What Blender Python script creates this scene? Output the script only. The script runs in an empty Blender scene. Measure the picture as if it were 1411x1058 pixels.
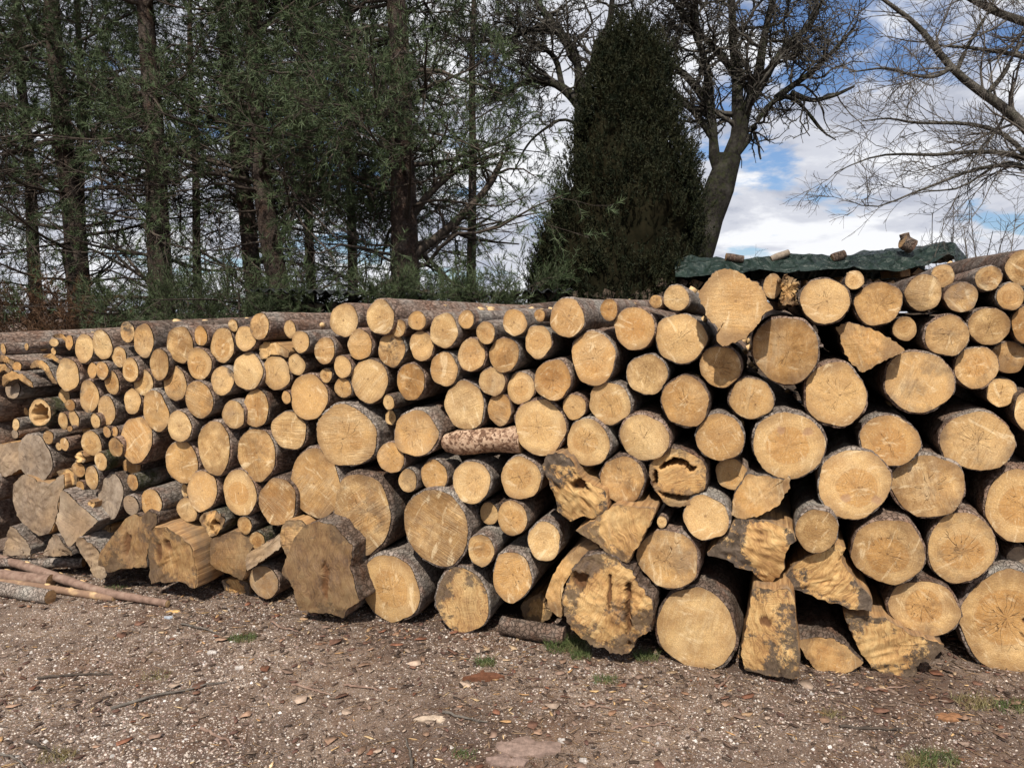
import bpy, math, random
import numpy as np
R = math.radians
rnd = random.Random(7)
RNG = np.random.default_rng(11)
C = bpy.context.scene.collection
S = bpy.context.scene

# ------------------------------------------------------------------ camera
FPX, PITCH, EYE = 1066.0, R(5.3), 1.5            # focal length in photo pixels (1411 wide), tilt down, eye height
cam_d = bpy.data.cameras.new('camera'); cam = bpy.data.objects.new('camera', cam_d); C.objects.link(cam)
cam.location = (0, 0, EYE); cam.rotation_euler = (R(90) - PITCH, 0, 0)
cam_d.sensor_width = 36; cam_d.lens = FPX / 1411 * 36; cam_d.clip_start = 0.05; cam_d.clip_end = 3000
S.camera = cam
# ------------------------------------------------------------------ sky, sun, exposure
SUN_EL, SUN_AZ = R(50), R(-12)       # sun behind the camera; azimuth measured from straight behind, negative = to the left
world = bpy.data.worlds.new('World'); S.world = world; world.use_nodes = True
SKY_STRENGTH = 0.10
def build_world():
    nt = world.node_tree; nt.nodes.clear(); N = nt.nodes; L = nt.links
    out = N.new('ShaderNodeOutputWorld'); bg = N.new('ShaderNodeBackground'); bg.inputs[1].default_value = SKY_STRENGTH
    sky = N.new('ShaderNodeTexSky'); sky.sky_type = 'NISHITA'; sky.sun_disc = False
    sky.sun_elevation = SUN_EL; sky.sun_rotation = R(180) + SUN_AZ
    sky.air_density = 1.0; sky.dust_density = 0.6; sky.ozone_density = 2.0
    tc = N.new('ShaderNodeTexCoord')
    sep = N.new('ShaderNodeSeparateXYZ'); L.new(tc.outputs['Generated'], sep.inputs[0])
    def m(op, a, b=None, c=None):
        n = N.new('ShaderNodeMath'); n.operation = op
        for i, v in enumerate((a, b, c)):
            if v is None: continue
            if isinstance(v, (int, float)): n.inputs[i].default_value = v
            else: L.new(v, n.inputs[i])
        return n.outputs[0]
    zz = m('ADD', m('MAXIMUM', sep.outputs[2], 0.0), 0.22)
    comb = N.new('ShaderNodeCombineXYZ'); L.new(m('DIVIDE', sep.outputs[0], zz), comb.inputs[0]); L.new(m('DIVIDE', sep.outputs[1], zz), comb.inputs[1])
    def noise(scale, det, rough, off, dist=0.0):
        mp = N.new('ShaderNodeMapping'); L.new(comb.outputs[0], mp.inputs[0]); mp.inputs['Location'].default_value = off
        n = N.new('ShaderNodeTexNoise'); n.inputs['Scale'].default_value = scale; n.inputs['Detail'].default_value = det
        n.inputs['Roughness'].default_value = rough; n.inputs['Distortion'].default_value = dist
        L.new(mp.outputs[0], n.inputs['Vector']); return n.outputs[0]
    def ramp(v, pts):
        r = N.new('ShaderNodeValToRGB'); L.new(v, r.inputs[0]); r.color_ramp.interpolation = 'EASE'
        el = r.color_ramp.elements
        while len(el) < len(pts): el.new(0.5)
        for e, (p, c) in zip(el, pts): e.position = p; e.color = (*c, 1) if len(c) == 3 else c
        return r.outputs[0]
    cover = ramp(noise(1.7, 9, 0.58, (3.1, 1.7, 0.0), 0.2), [(0.39, (0, 0, 0)), (0.47, (1, 1, 1))])
    body = ramp(noise(2.3, 9, 0.56, (9.3, 4.2, 2.0), 0.3), [(0.36, (4.4, 4.7, 5.6)), (0.48, (6.3, 6.5, 7.2)), (0.60, (9.0, 9.1, 9.4))])
    mix = N.new('ShaderNodeMix'); mix.data_type = 'RGBA'
    tint = N.new('ShaderNodeMix'); tint.data_type = 'RGBA'; tint.blend_type = 'MULTIPLY'; tint.inputs['Factor'].default_value = 1.0
    L.new(sky.outputs[0], tint.inputs['A']); tint.inputs['B'].default_value = (0.82, 0.92, 1.10, 1)
    L.new(cover, mix.inputs['Factor']); L.new(tint.outputs['Result'], mix.inputs['A']); L.new(body, mix.inputs['B'])
    L.new(mix.outputs['Result'], bg.inputs[0]); L.new(bg.outputs[0], out.inputs[0])
build_world()
sun_d = bpy.data.lights.new('sun', 'SUN'); sun_d.energy = 4.9; sun_d.angle = R(0.53); sun_d.color = (1.0, 0.93, 0.82)
sun = bpy.data.objects.new('sun', sun_d); C.objects.link(sun)
sun.location = (-3, -10, 15); sun.rotation_euler = (R(90) - SUN_EL, 0, SUN_AZ)   # light travels towards +Y and down
S.view_settings.view_transform = 'Standard'; S.view_settings.look = 'None'; S.view_settings.exposure = 0.12; S.view_settings.gamma = 1.0
S.view_settings.use_curve_mapping = False

# ------------------------------------------------------------------ helpers
CT, ST = math.cos(PITCH), math.sin(PITCH)
def ray(px, py):
    x = (px - 705.5) / FPX; y = -(py - 529) / FPX
    return np.array((x, CT + y * ST, -ST + y * CT))
def at(px, py, Y):
    d = ray(px, py); t = Y / d[1]; return np.array((0, 0, EYE)) + d * t
def tag(o, label=None, cat=None, group=None, kind=None):
    if label: o['label'] = label
    if cat: o['category'] = cat
    if group: o['group'] = group
    if kind: o['kind'] = kind
    return o
def empty(name, loc, rot=(0, 0, 0)):
    o = bpy.data.objects.new(name, None); o.empty_display_size = 0.1; C.objects.link(o)
    o.location = [float(v) for v in loc]; o.rotation_euler = rot; return o
def mesh(name, V, Fc, mat, parent=None, smooth=True, cols=None, loc=None, rot=None):
    """V (n,3) array; Fc a list of faces or an (m,k) int array; cols (n,3) optional point colours"""
    me = bpy.data.meshes.new(name)
    V = np.asarray(V, dtype=np.float32)
    if isinstance(Fc, np.ndarray):
        m, k = Fc.shape
        me.vertices.add(len(V)); me.vertices.foreach_set('co', V.ravel())
        me.loops.add(m * k); me.loops.foreach_set('vertex_index', Fc.astype(np.int32).ravel())
        me.polygons.add(m); me.polygons.foreach_set('loop_start', np.arange(0, m * k, k, dtype=np.int32))
        me.update(calc_edges=True)
    else:
        me.from_pydata(V.tolist(), [], Fc); me.update()
    if smooth: me.polygons.foreach_set('use_smooth', np.ones(len(me.polygons), dtype=bool))
    if cols is not None:
        a = me.attributes.new('tint', 'FLOAT_COLOR', 'POINT')
        a.data.foreach_set('color', np.concatenate([cols, np.ones((len(cols), 1))], 1).astype(np.float32).ravel())
    if mat: me.materials.append(mat)
    o = bpy.data.objects.new(name, me); C.objects.link(o)
    if parent: o.parent = parent
    if loc is not None: o.location = [float(v) for v in loc]
    if rot is not None: o.rotation_euler = rot
    return o
def snoise(p, f, seed=0):
    """cheap smooth noise of an (n,3) array, about -1..1"""
    r = np.random.default_rng(1000 + seed); s = 0
    for i in range(5):
        k = r.normal(size=3); k /= np.linalg.norm(k); s = s + np.sin(p @ k * f * (0.7 + 0.35 * i) + r.uniform(0, 6.28))
    return s / 2.6

# ------------------------------------------------------------------ materials
class Mat:
    def __init__(self, name, rough=0.8, spec=0.3):
        self.m = bpy.data.materials.new(name); self.m.use_nodes = True
        nt = self.m.node_tree; self.N = nt.nodes; self.L = nt.links
        self.b = self.N['Principled BSDF']; self.b.inputs['Roughness'].default_value = rough
        self.b.inputs['Specular IOR Level'].default_value = spec
        self.tc = self.N.new('ShaderNodeTexCoord')
    def put(self, sock, v):
        if isinstance(v, bpy.types.NodeSocket): self.L.new(v, sock)
        elif isinstance(v, (tuple, list)): sock.default_value = (*v, 1) if len(v) == 3 and sock.type == 'RGBA' else v
        else: sock.default_value = v
    def math(self, op, a, b=None, c=None, clamp=False):
        n = self.N.new('ShaderNodeMath'); n.operation = op; n.use_clamp = clamp
        for i, v in enumerate((a, b, c)):
            if v is not None: self.put(n.inputs[i], v)
        return n.outputs[0]
    def vec(self, op, a, b=None, out=0):
        n = self.N.new('ShaderNodeVectorMath'); n.operation = op; self.put(n.inputs[0], a)
        if b is not None:
            if op == 'SCALE': self.put(n.inputs['Scale'], b)
            else: self.put(n.inputs[1], b)
        return n.outputs[out]
    def mapping(self, v, loc=(0, 0, 0), scale=(1, 1, 1), rot=(0, 0, 0)):
        n = self.N.new('ShaderNodeMapping'); self.put(n.inputs[0], v)
        n.inputs['Location'].default_value = loc; n.inputs['Scale'].default_value = scale; n.inputs['Rotation'].default_value = rot
        return n.outputs[0]
    def noise(self, v, scale, det=4, rough=0.55, dist=0.0, col=False):
        n = self.N.new('ShaderNodeTexNoise'); self.put(n.inputs['Vector'], v); n.inputs['Scale'].default_value = scale
        n.inputs['Detail'].default_value = det; n.inputs['Roughness'].default_value = rough; n.inputs['Distortion'].default_value = dist
        return n.outputs[1 if col else 0]
    def voro(self, v, scale, feat='F1', out='Distance', rand=1.0):
        n = self.N.new('ShaderNodeTexVoronoi'); self.put(n.inputs['Vector'], v); n.feature = feat; n.inputs['Scale'].default_value = scale
        n.inputs['Randomness'].default_value = rand
        return n.outputs[out]
    def ramp(self, v, pts, mode='LINEAR'):
        r = self.N.new('ShaderNodeValToRGB'); self.put(r.inputs[0], v); r.color_ramp.interpolation = mode
        el = r.color_ramp.elements
        while len(el) < len(pts): el.new(0.5)
        for e, (p, c) in zip(el, pts):
            e.position = p; e.color = (c, c, c, 1) if isinstance(c, (int, float)) else (*c, 1)
        return r.outputs[0]
    def mix(self, f, a, b, mode='MIX'):
        n = self.N.new('ShaderNodeMix'); n.data_type = 'RGBA'; n.blend_type = mode
        self.put(n.inputs['Factor'], f); self.put(n.inputs['A'], a); self.put(n.inputs['B'], b)
        return n.outputs['Result']
    def attr(self, name, typ='OBJECT', out='Fac'):
        n = self.N.new('ShaderNodeAttribute'); n.attribute_type = typ; n.attribute_name = name; return n.outputs[out]
    def rand(self):
        n = self.N.new('ShaderNodeObjectInfo'); return n.outputs['Random']
    def bump(self, h, strength=0.5, dist=0.01, prev=None):
        n = self.N.new('ShaderNodeBump'); n.inputs['Strength'].default_value = strength; n.inputs['Distance'].default_value = dist
        self.put(n.inputs['Height'], h)
        if prev is not None: self.put(n.inputs['Normal'], prev)
        self.L.new(n.outputs[0], self.b.inputs['Normal']); return n.outputs[0]
    def color(self, c): self.put(self.b.inputs['Base Color'], c)

def mat_cut():
    M = Mat('sawn_end_grain', 0.75, 0.25)
    P = M.tc.outputs['Object']
    seed = M.rand()
    off = M.vec('SCALE', (17.3, 9.1, 23.7), seed)
    Q = M.vec('ADD', P, off)
    flat = M.vec('MULTIPLY', P, (1, 0, 1))
    warp = M.vec('SCALE', M.vec('SUBTRACT', M.noise(Q, 7, 2, 0.5, col=True), (0.5, 0.5, 0.5)), 0.035)
    rad = M.attr('rad')
    rn = M.math('DIVIDE', M.vec('LENGTH', M.vec('ADD', flat, warp), out='Value'), rad)
    ecc = M.N.new('ShaderNodeCombineXYZ'); M.put(ecc.inputs[0], M.attr('ex')); M.put(ecc.inputs[2], M.attr('ez'))
    flat = M.vec('SUBTRACT', flat, M.vec('SCALE', ecc.outputs[0], rad))
    Pw = M.vec('ADD', flat, warp)
    r = M.vec('LENGTH', Pw, out='Value'); rp = M.math('DIVIDE', r, rad)
    tone = M.attr('tone'); heart = M.attr('heart'); saw = M.math('MULTIPLY', M.attr('saw'), M.ramp(M.noise(Q, 8, 3), [(0.40, 0.25), (0.60, 1.15)])); crack = M.attr('crack'); grey = M.attr('grey')
    base = M.mix(tone, (0.76, 0.53, 0.25), (0.56, 0.29, 0.08))
    # large soft blotches
    bl = M.noise(Q, 9, 4, 0.6)
    base = M.mix(M.math('MULTIPLY', M.ramp(bl, [(0.38, 0.0), (0.68, 1.0)]), 0.68), base, (0.43, 0.245, 0.10))
    pale = M.noise(M.vec('ADD', Q, (5, 5, 5)), 5, 3, 0.6)
    base = M.mix(M.math('MULTIPLY', M.ramp(pale, [(0.5, 0.0), (0.72, 1.0)]), 0.45), base, (0.74, 0.57, 0.33))
    # heartwood with a soft irregular edge
    hw = M.ramp(rp, [(0.52, 1.0), (0.56, 0.0)]); hl = M.ramp(M.math('ABSOLUTE', M.math('SUBTRACT', rp, 0.54)), [(0.0, 1.0), (0.03, 0.0)])
    base = M.mix(M.math('MULTIPLY', hw, heart), base, M.mix(1.0, base, (0.84, 0.71, 0.54), 'MULTIPLY'))
    base = M.mix(M.math('MULTIPLY', M.math('MULTIPLY', hl, heart), 0.35), base, (0.42, 0.22, 0.09))
    # annual rings
    rg = M.math('SINE', M.math('MULTIPLY', r, 560.0)); rg2 = M.math('SINE', M.math('MULTIPLY', M.math('POWER', r, 1.15), 900.0))
    ring = M.math('ADD', M.math('MULTIPLY', rg, 0.5), M.math('MULTIPLY', rg2, 0.5))
    ringf = M.math('MULTIPLY', M.math('MULTIPLY', M.math('ADD', M.math('MULTIPLY', ring, 0.5), 0.5), M.ramp(M.noise(Q, 10, 3), [(0.35, 0.3), (0.6, 1.0)])), M.math('ADD', 0.22, M.math('MULTIPLY', heart, 0.18)))
    base = M.mix(ringf, base, (0.34, 0.18, 0.07))
    # radial rays and drying checks: noise of the direction only
    dirn = M.vec('NORMALIZE', flat)
    ray_v = M.vec('ADD', M.vec('ADD', M.vec('SCALE', dirn, 0.5), off), M.vec('SCALE', Pw, 7.0))
    ry = M.noise(ray_v, 9, 4, 0.7)
    base = M.mix(M.math('MULTIPLY', M.ramp(ry, [(0.5, 0.0), (0.66, 1.0)]), 0.34), base, (0.76, 0.60, 0.36))
    chk = M.noise(M.vec('ADD', M.vec('ADD', M.vec('SCALE', dirn, 0.45), off), M.vec('SCALE', Pw, 2.2)), 4.0, 1, 0.5)
    line = M.ramp(M.math('ABSOLUTE', M.math('SUBTRACT', chk, 0.5)), [(0.0, 1.0), (0.010, 0.0)])
    reach = M.ramp(M.math('ADD', rn, M.math('MULTIPLY', M.noise(Q, 14, 3), 0.6)), [(0.55, 1.0), (0.95, 0.0)])
    ck = M.math('MULTIPLY', M.math('MULTIPLY', line, reach), crack)
    base = M.mix(M.math('MULTIPLY', ck, 0.8), base, (0.09, 0.045, 0.02))
    # chainsaw marks: fine parallel streaks turned by each log's own angle
    rot = M.N.new('ShaderNodeVectorRotate'); rot.rotation_type = 'Y_AXIS'; M.put(rot.inputs['Vector'], Q)
    M.put(rot.inputs['Angle'], M.attr('ga'))
    rw = M.vec('ADD', rot.outputs[0], M.vec('SCALE', M.noise(Q, 4, 2, 0.5, col=True), 0.022))
    sv = M.vec('MULTIPLY', rw, (11.0, 0.0, 105.0))
    sn = M.noise(sv, 1.0, 3, 0.55, 0.4)
    st = M.ramp(sn, [(0.35, 0.0), (0.62, 1.0)])
    base = M.mix(M.math('MULTIPLY', M.math('MULTIPLY', st, saw), 0.20), base, (0.38, 0.215, 0.085))
    sv2 = M.vec('MULTIPLY', rw, (5.0, 0.0, 32.0))
    s2 = M.ramp(M.noise(sv2, 1.0, 4, 0.65), [(0.48, 0.0), (0.60, 1.0)])
    base = M.mix(M.math('MULTIPLY', M.math('MULTIPLY', s2, saw), 0.24), base, (0.80, 0.63, 0.38))
    # fibre speckle
    fs = M.noise(Q, 240, 3, 0.7)
    base = M.mix(M.math('MULTIPLY', M.ramp(fs, [(0.42, 1.0), (0.6, 0.0)]), 0.5), base, (0.33, 0.19, 0.085))
    # dusty darker rim towards the bark, uneven
    rim = M.ramp(M.math('ADD', rn, M.math('MULTIPLY', M.math('SUBTRACT', M.noise(Q, 12, 4, 0.65), 0.5), 0.45)), [(0.72, 0.0), (1.02, 1.0)])
    base = M.mix(M.math('MULTIPLY', rim, 0.66), base, (0.235, 0.14, 0.07))
    dirt = M.attr('dirt'); dn = M.ramp(M.math('ADD', M.noise(Q, 10, 5, 0.68), M.math('MULTIPLY', dirt, 0.12)), [(0.46, 0.0), (0.68, 1.0)])
    base = M.mix(M.math('MULTIPLY', dn, M.math('MULTIPLY', dirt, 0.9)), base, M.mix(1.0, base, (0.50, 0.44, 0.38), 'MULTIPLY'))
    wh = M.noise(M.vec('MULTIPLY', M.vec('ADD', rot.outputs[0], off), (26.0, 0.0, 8.0)), 1.0, 5, 0.72, 0.6)
    base = M.mix(M.math('MULTIPLY', M.ramp(wh, [(0.57, 0.0), (0.65, 1.0)]), 0.42), base, (0.86, 0.70, 0.45))
    # pith
    pith = M.ramp(r, [(0.002, 1.0), (0.006, 0.0)])
    base = M.mix(M.math('MULTIPLY', pith, 0.7), base, (0.12, 0.06, 0.03))
    # bluish-grey mould stains and general weathering
    mo = M.ramp(M.noise(M.vec('ADD', Q, (2, 7, 1)), 11, 5, 0.65), [(0.53, 0.0), (0.66, 1.0)])
    base = M.mix(M.math('MULTIPLY', M.math('MULTIPLY', mo, M.attr('stain')), 0.8), base, (0.085, 0.066, 0.05))
    gn = M.ramp(M.math('ADD', M.noise(Q, 8, 5, 0.65), M.math('MULTIPLY', grey, 0.55)), [(0.62, 0.0), (0.86, 1.0)])
    gcol = M.mix(M.ramp(M.noise(Q, 16, 6, 0.7), [(0.35, 0.0), (0.65, 1.0)]), (0.15, 0.11, 0.08), (0.35, 0.285, 0.22))
    gcol = M.mix(M.ramp(M.noise(Q, 4, 4, 0.6), [(0.5, 0.0), (0.65, 0.6)]), gcol, (0.30, 0.19, 0.10))
    gcol = M.mix(M.math('MULTIPLY', line, 0.8), gcol, (0.05, 0.035, 0.03))
    base = M.mix(M.math('MULTIPLY', gn, M.math('MULTIPLY', grey, 0.95)), base, gcol)
    # torn, rotten and weather-stained wood of the split pieces
    fw = M.vec('ADD', rot.outputs[0], M.vec('SCALE', M.noise(Q, 5, 3, 0.6, col=True), 0.16))
    ff = M.noise(M.vec('MULTIPLY', fw, (130.0, 6.0, 12.0)), 1.0, 6, 0.72)
    f2 = M.noise(M.vec('ADD', Q, (8, 3, 1)), 7.5, 8, 0.74)
    rc = M.ramp(M.math('ADD', M.math('MULTIPLY', ff, 0.5), M.math('MULTIPLY', f2, 0.6)), [(0.40, (0.12, 0.06, 0.028)), (0.47, (0.33, 0.175, 0.07)), (0.55, (0.53, 0.315, 0.125)), (0.66, (0.70, 0.48, 0.22))])
    base = M.mix(M.attr('rotten'), base, rc)
    bk = M.ramp(M.math('ADD', M.noise(M.vec('ADD', Q, (1, 9, 4)), 5.5, 9, 0.76), M.math('MULTIPLY', rn, 0.18)), [(0.635, 0.0), (0.675, 1.0)])
    base = M.mix(M.math('MULTIPLY', M.math('MULTIPLY', bk, M.attr('rotten')), 1.05, clamp=True), base, M.ramp(M.noise(Q, 40, 5, 0.7), [(0.35, (0.03, 0.025, 0.022)), (0.65, (0.13, 0.10, 0.08))]))
    base = M.mix(M.attr('dark'), base, M.mix(1.0, base, (0.22, 0.17, 0.145), 'MULTIPLY'))
    # rotten pits carry their own colour
    rotv = M.attr('tint', 'GEOMETRY', 'Color')
    sp = M.N.new('ShaderNodeSeparateColor'); M.L.new(rotv, sp.inputs[0])
    rotc = M.mix(M.noise(Q, 45, 4), (0.035, 0.018, 0.01), (0.25, 0.12, 0.05))
    base = M.mix(M.math('MULTIPLY', sp.outputs[1], 0.75), base, (0.36, 0.21, 0.12))
    base = M.mix(sp.outputs[0], base, rotc)
    M.color(base)
    h = M.math('ADD', M.math('MULTIPLY', st, M.math('MULTIPLY', saw, 0.45)), M.math('MULTIPLY', fs, 0.55))
    h = M.math('ADD', h, M.math('MULTIPLY', ck, -2.0))
    h = M.math('ADD', h, M.math('MULTIPLY', M.noise(Q, 60, 4, 0.6), 0.8))
    h = M.math('ADD', h, M.math('MULTIPLY', M.math('MULTIPLY', ff, M.math('ADD', M.attr('rotten'), M.math('MULTIPLY', M.attr('dark'), 0.8))), 4.5))
    M.bump(h, 0.7, 0.0035)
    return M.m
def mat_bark(name, dark, mid, light, lich, moss=0.0, redk=0.5):
    M = Mat(name, 0.9, 0.15)
    P = M.tc.outputs['Object']; off = M.vec('SCALE', (11.3, 19.1, 7.7), M.rand()); Q = M.vec('ADD', P, off)
    st = M.mapping(Q, scale=(1, 0.42, 1))
    wob = M.vec('ADD', st, M.vec('SCALE', M.noise(Q, 22, 3, col=True), 0.035))
    wob = M.vec('ADD', wob, M.vec('SCALE', M.noise(Q, 70, 3, col=True), 0.012)); d = M.voro(wob, 52, 'DISTANCE_TO_EDGE'); cellc = M.voro(wob, 52, 'F1', 'Color')
    plate = M.ramp(d, [(0.0, 0.0), (0.10, 1.0)])
    n1 = M.noise(Q, 30, 6, 0.7); n2 = M.noise(Q, 5, 4, 0.6)
    col = M.ramp(n1, [(0.30, dark), (0.52, mid), (0.72, light)])
    sepc = M.N.new('ShaderNodeSeparateColor'); M.L.new(cellc, sepc.inputs[0])
    col = M.mix(M.math('MULTIPLY', M.ramp(sepc.outputs[0], [(0.45, 0.0), (0.9, 1.0)]), 0.55), col, tuple(c * 1.5 for c in mid))
    col = M.mix(M.math('MULTIPLY', M.ramp(plate, [(0.0, 0.6), (1.0, 0.0)]), M.ramp(M.noise(Q, 12, 3), [(0.4, 0.2), (0.6, 1.0)])), col, dark)
    col = M.mix(M.math('MULTIPLY', M.ramp(n2, [(0.48, 0.0), (0.66, 1.0)]), lich), col, (0.37, 0.34, 0.30))
    red = M.ramp(M.noise(M.vec('ADD', Q, (3, 3, 3)), 9, 4, 0.6), [(0.52, 0.0), (0.68, 1.0)])
    col = M.mix(M.math('MULTIPLY', red, redk), col, (0.20, 0.098, 0.06))
    if moss:
        mo = M.ramp(M.noise(Q, 14, 5, 0.65), [(0.48, 0.0), (0.6, 1.0)])
        col = M.mix(M.math('MULTIPLY', mo, moss), col, (0.045, 0.055, 0.018))
    M.color(col)
    h = M.math('ADD', M.math('MULTIPLY', plate, 0.9), M.math('ADD', M.math('MULTIPLY', n1, 1.3), M.math('MULTIPLY', sepc.outputs[1], 0.5)))
    M.bump(h, 0.95, 0.009)
    return M.m
def mat_split():
    M = Mat('split_wood', 0.8, 0.2)
    P = M.tc.outputs['Object']; off = M.vec('SCALE', (13.3, 5.1, 9.7), M.rand()); Q = M.vec('ADD', P, off)
    fib = M.noise(M.mapping(Q, scale=(70, 3, 70)), 1.0, 5, 0.65)
    col = M.ramp(fib, [(0.3, (0.16, 0.085, 0.04)), (0.5, (0.36, 0.205, 0.09)), (0.7, (0.52, 0.33, 0.16))])
    gr = M.ramp(M.noise(Q, 6, 5, 0.65), [(0.42, 0.0), (0.62, 1.0)])
    col = M.mix(M.math('MULTIPLY', gr, 0.75), col, (0.15, 0.115, 0.085))
    M.color(col); M.bump(fib, 0.8, 0.006)
    return M.m
def mat_simple(name, cols, scale=20, rough=0.85, bump=0.4, bd=0.004, stretch=(1, 1, 1)):
    M = Mat(name, rough, 0.2)
    P = M.mapping(M.vec('ADD', M.tc.outputs['Object'], M.vec('SCALE', (7.1, 3.3, 9.9), M.rand())), scale=stretch)
    n = M.noise(P, scale, 5, 0.65)
    k = len(cols); M.color(M.ramp(n, [(0.3 + 0.42 * i / max(1, k - 1), c) for i, c in enumerate(cols)]))
    M.bump(n, bump, bd); return M.m
def mat_tint(name, rough=0.85, spec=0.2, nz=60):
    """colour of each small piece from its own mesh attribute, with grain"""
    M = Mat(name, rough, spec)
    a = M.attr('tint', 'GEOMETRY', 'Color'); n = M.noise(M.tc.outputs['Object'], nz, 4, 0.65)
    M.color(M.mix(1.0, a, M.ramp(n, [(0.3, 0.6), (0.7, 1.25)]), 'MULTIPLY')); M.bump(n, 0.3, 0.002); return M.m
def mat_foliage(name, a, b, c, scale=1.6):
    M = Mat(name, 0.6, 0.25)
    P = M.tc.outputs['Object']; n = M.noise(P, scale, 3, 0.6); n2 = M.noise(P, 14, 3, 0.6)
    col = M.mix(M.ramp(n, [(0.38, 0.0), (0.62, 1.0)]), a, b)
    M.color(M.mix(M.math('MULTIPLY', M.ramp(n2, [(0.42, 0.0), (0.7, 1.0)]), 0.7), col, c)); return M.m
CUT = mat_cut()
BARK = mat_bark('log_bark', (0.085, 0.055, 0.042), (0.24, 0.165, 0.125), (0.42, 0.33, 0.275), 0.6)
BARK_GREY = mat_bark('grey_log_bark', (0.085, 0.068, 0.057), (0.245, 0.20, 0.17), (0.43, 0.375, 0.33), 0.75)
BARK_DARK = mat_bark('dark_log_bark', (0.045, 0.031, 0.024), (0.135, 0.095, 0.073), (0.27, 0.21, 0.17), 0.35)
BARK_MOSS = mat_bark('mossy_log_bark', (0.03, 0.026, 0.018), (0.11, 0.095, 0.07), (0.27, 0.26, 0.225), 0.75, 0.8)
SPLIT = mat_split()
TREEBARK = mat_bark('pine_trunk_bark', (0.02, 0.014, 0.012), (0.06, 0.043, 0.035), (0.13, 0.098, 0.082), 0.15, 0.0, 0.2)
MOSSBARK = mat_bark('mossy_tree_bark', (0.010, 0.009, 0.008), (0.024, 0.021, 0.018), (0.06, 0.055, 0.049), 0.12, 0.45, 0.0)
ASHBARK = mat_bark('ash_limb_bark', (0.03, 0.027, 0.023), (0.075, 0.067, 0.057), (0.16, 0.148, 0.13), 0.3, 0.2, 0.0)
TWIG = mat_simple('grey_twig_bark', [(0.06, 0.05, 0.042), (0.17, 0.15, 0.13)], 30)
PINETWIG = mat_simple('pine_twig_bark', [(0.035, 0.028, 0.024), (0.10, 0.078, 0.062)], 30)

# ------------------------------------------------------------------ ground
def ground_z(x, y):
    p = np.stack([np.asarray(x, float), np.asarray(y, float), np.zeros_like(np.asarray(x, float))], -1)
    near = np.clip(1 - (np.abs(p[..., 1] - 3) - 4) / 6, 0, 1)
    return (snoise(p, 1.3, 3) * 0.012 + snoise(p, 4.1, 4) * 0.006) * near
def build_ground():
    M = Mat('gravelly_soil', 0.95, 0.1)
    P = M.tc.outputs['Object']
    wob = M.vec('ADD', P, M.vec('SCALE', M.noise(P, 30, 3, col=True), 0.02))
    big = M.noise(P, 1.6, 5, 0.6); mid = M.noise(P, 9, 5, 0.7)
    soil = M.ramp(mid, [(0.3, (0.10, 0.066, 0.048)), (0.5, (0.235, 0.168, 0.125)), (0.72, (0.38, 0.29, 0.225))])
    fine = M.noise(P, 160, 4, 0.75)
    soil = M.mix(M.ramp(fine, [(0.4, 0.75), (0.56, 0.0)]), soil, (0.025, 0.017, 0.013))
    v1c = M.voro(wob, 105, 'F1', 'Color'); v1d = M.voro(wob, 105)
    s = M.N.new('ShaderNodeSeparateColor'); M.L.new(v1c, s.inputs[0])
    stone = M.math('MULTIPLY', M.ramp(v1d, [(0.28, 1.0), (0.42, 0.0)]), M.math('GREATER_THAN', M.math('ADD', s.outputs[0], M.math('MULTIPLY', big, 0.5)), 0.72))
    scol = M.mix(s.outputs[1], (0.19, 0.125, 0.105), (0.46, 0.40, 0.36))
    col = M.mix(stone, soil, scol)
    v2c = M.voro(P, 230, 'F1', 'Color'); v2d = M.voro(P, 230); s2 = M.N.new('ShaderNodeSeparateColor'); M.L.new(v2c, s2.inputs[0])
    st2 = M.math('MULTIPLY', M.ramp(v2d, [(0.3, 1.0), (0.45, 0.0)]), M.math('GREATER_THAN', s2.outputs[0], 0.62))
    col = M.mix(st2, col, M.mix(s2.outputs[1], (0.2, 0.145, 0.12), (0.50, 0.43, 0.38)))
    dk = M.ramp(M.noise(M.vec('ADD', P, (9, 1, 0)), 1.1, 5, 0.65), [(0.42, 0.0), (0.62, 0.75)]); col = M.mix(dk, col, (0.075, 0.05, 0.04))
    redd = M.ramp(M.noise(M.vec('ADD', P, (4, 4, 0)), 2.6, 4, 0.65), [(0.50, 0.0), (0.68, 1.0)])
    col = M.mix(M.math('MULTIPLY', redd, 0.45), col, (0.12, 0.062, 0.035))
    M.color(col)
    M.bump(M.math('ADD', M.math('ADD', M.math('MULTIPLY', stone, 0.8), M.math('MULTIPLY', st2, 0.4)), M.math('MULTIPLY', mid, 0.8)), 0.9, 0.006)
    xs = np.concatenate([[-900, -300, -80, -30, -14], np.linspace(-7, 7, 190), [14, 30, 80, 300, 900]])
    ys = np.concatenate([[-300, -60, -15, -4], np.linspace(0.5, 9.5, 130), [12, 16, 24, 60, 200, 1500]])
    X, Y = np.meshgrid(xs, ys); Z = ground_z(X, Y)
    V = np.stack([X, Y, Z], -1).reshape(-1, 3); nx = len(xs); ny = len(ys)
    i, j = np.meshgrid(np.arange(nx - 1), np.arange(ny - 1)); a = (j * nx + i).ravel()
    F = np.stack([a, a + 1, a + 1 + nx, a + nx], 1)
    tag(mesh('ground', V, F, M.m), kind='structure')
build_ground()

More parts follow.
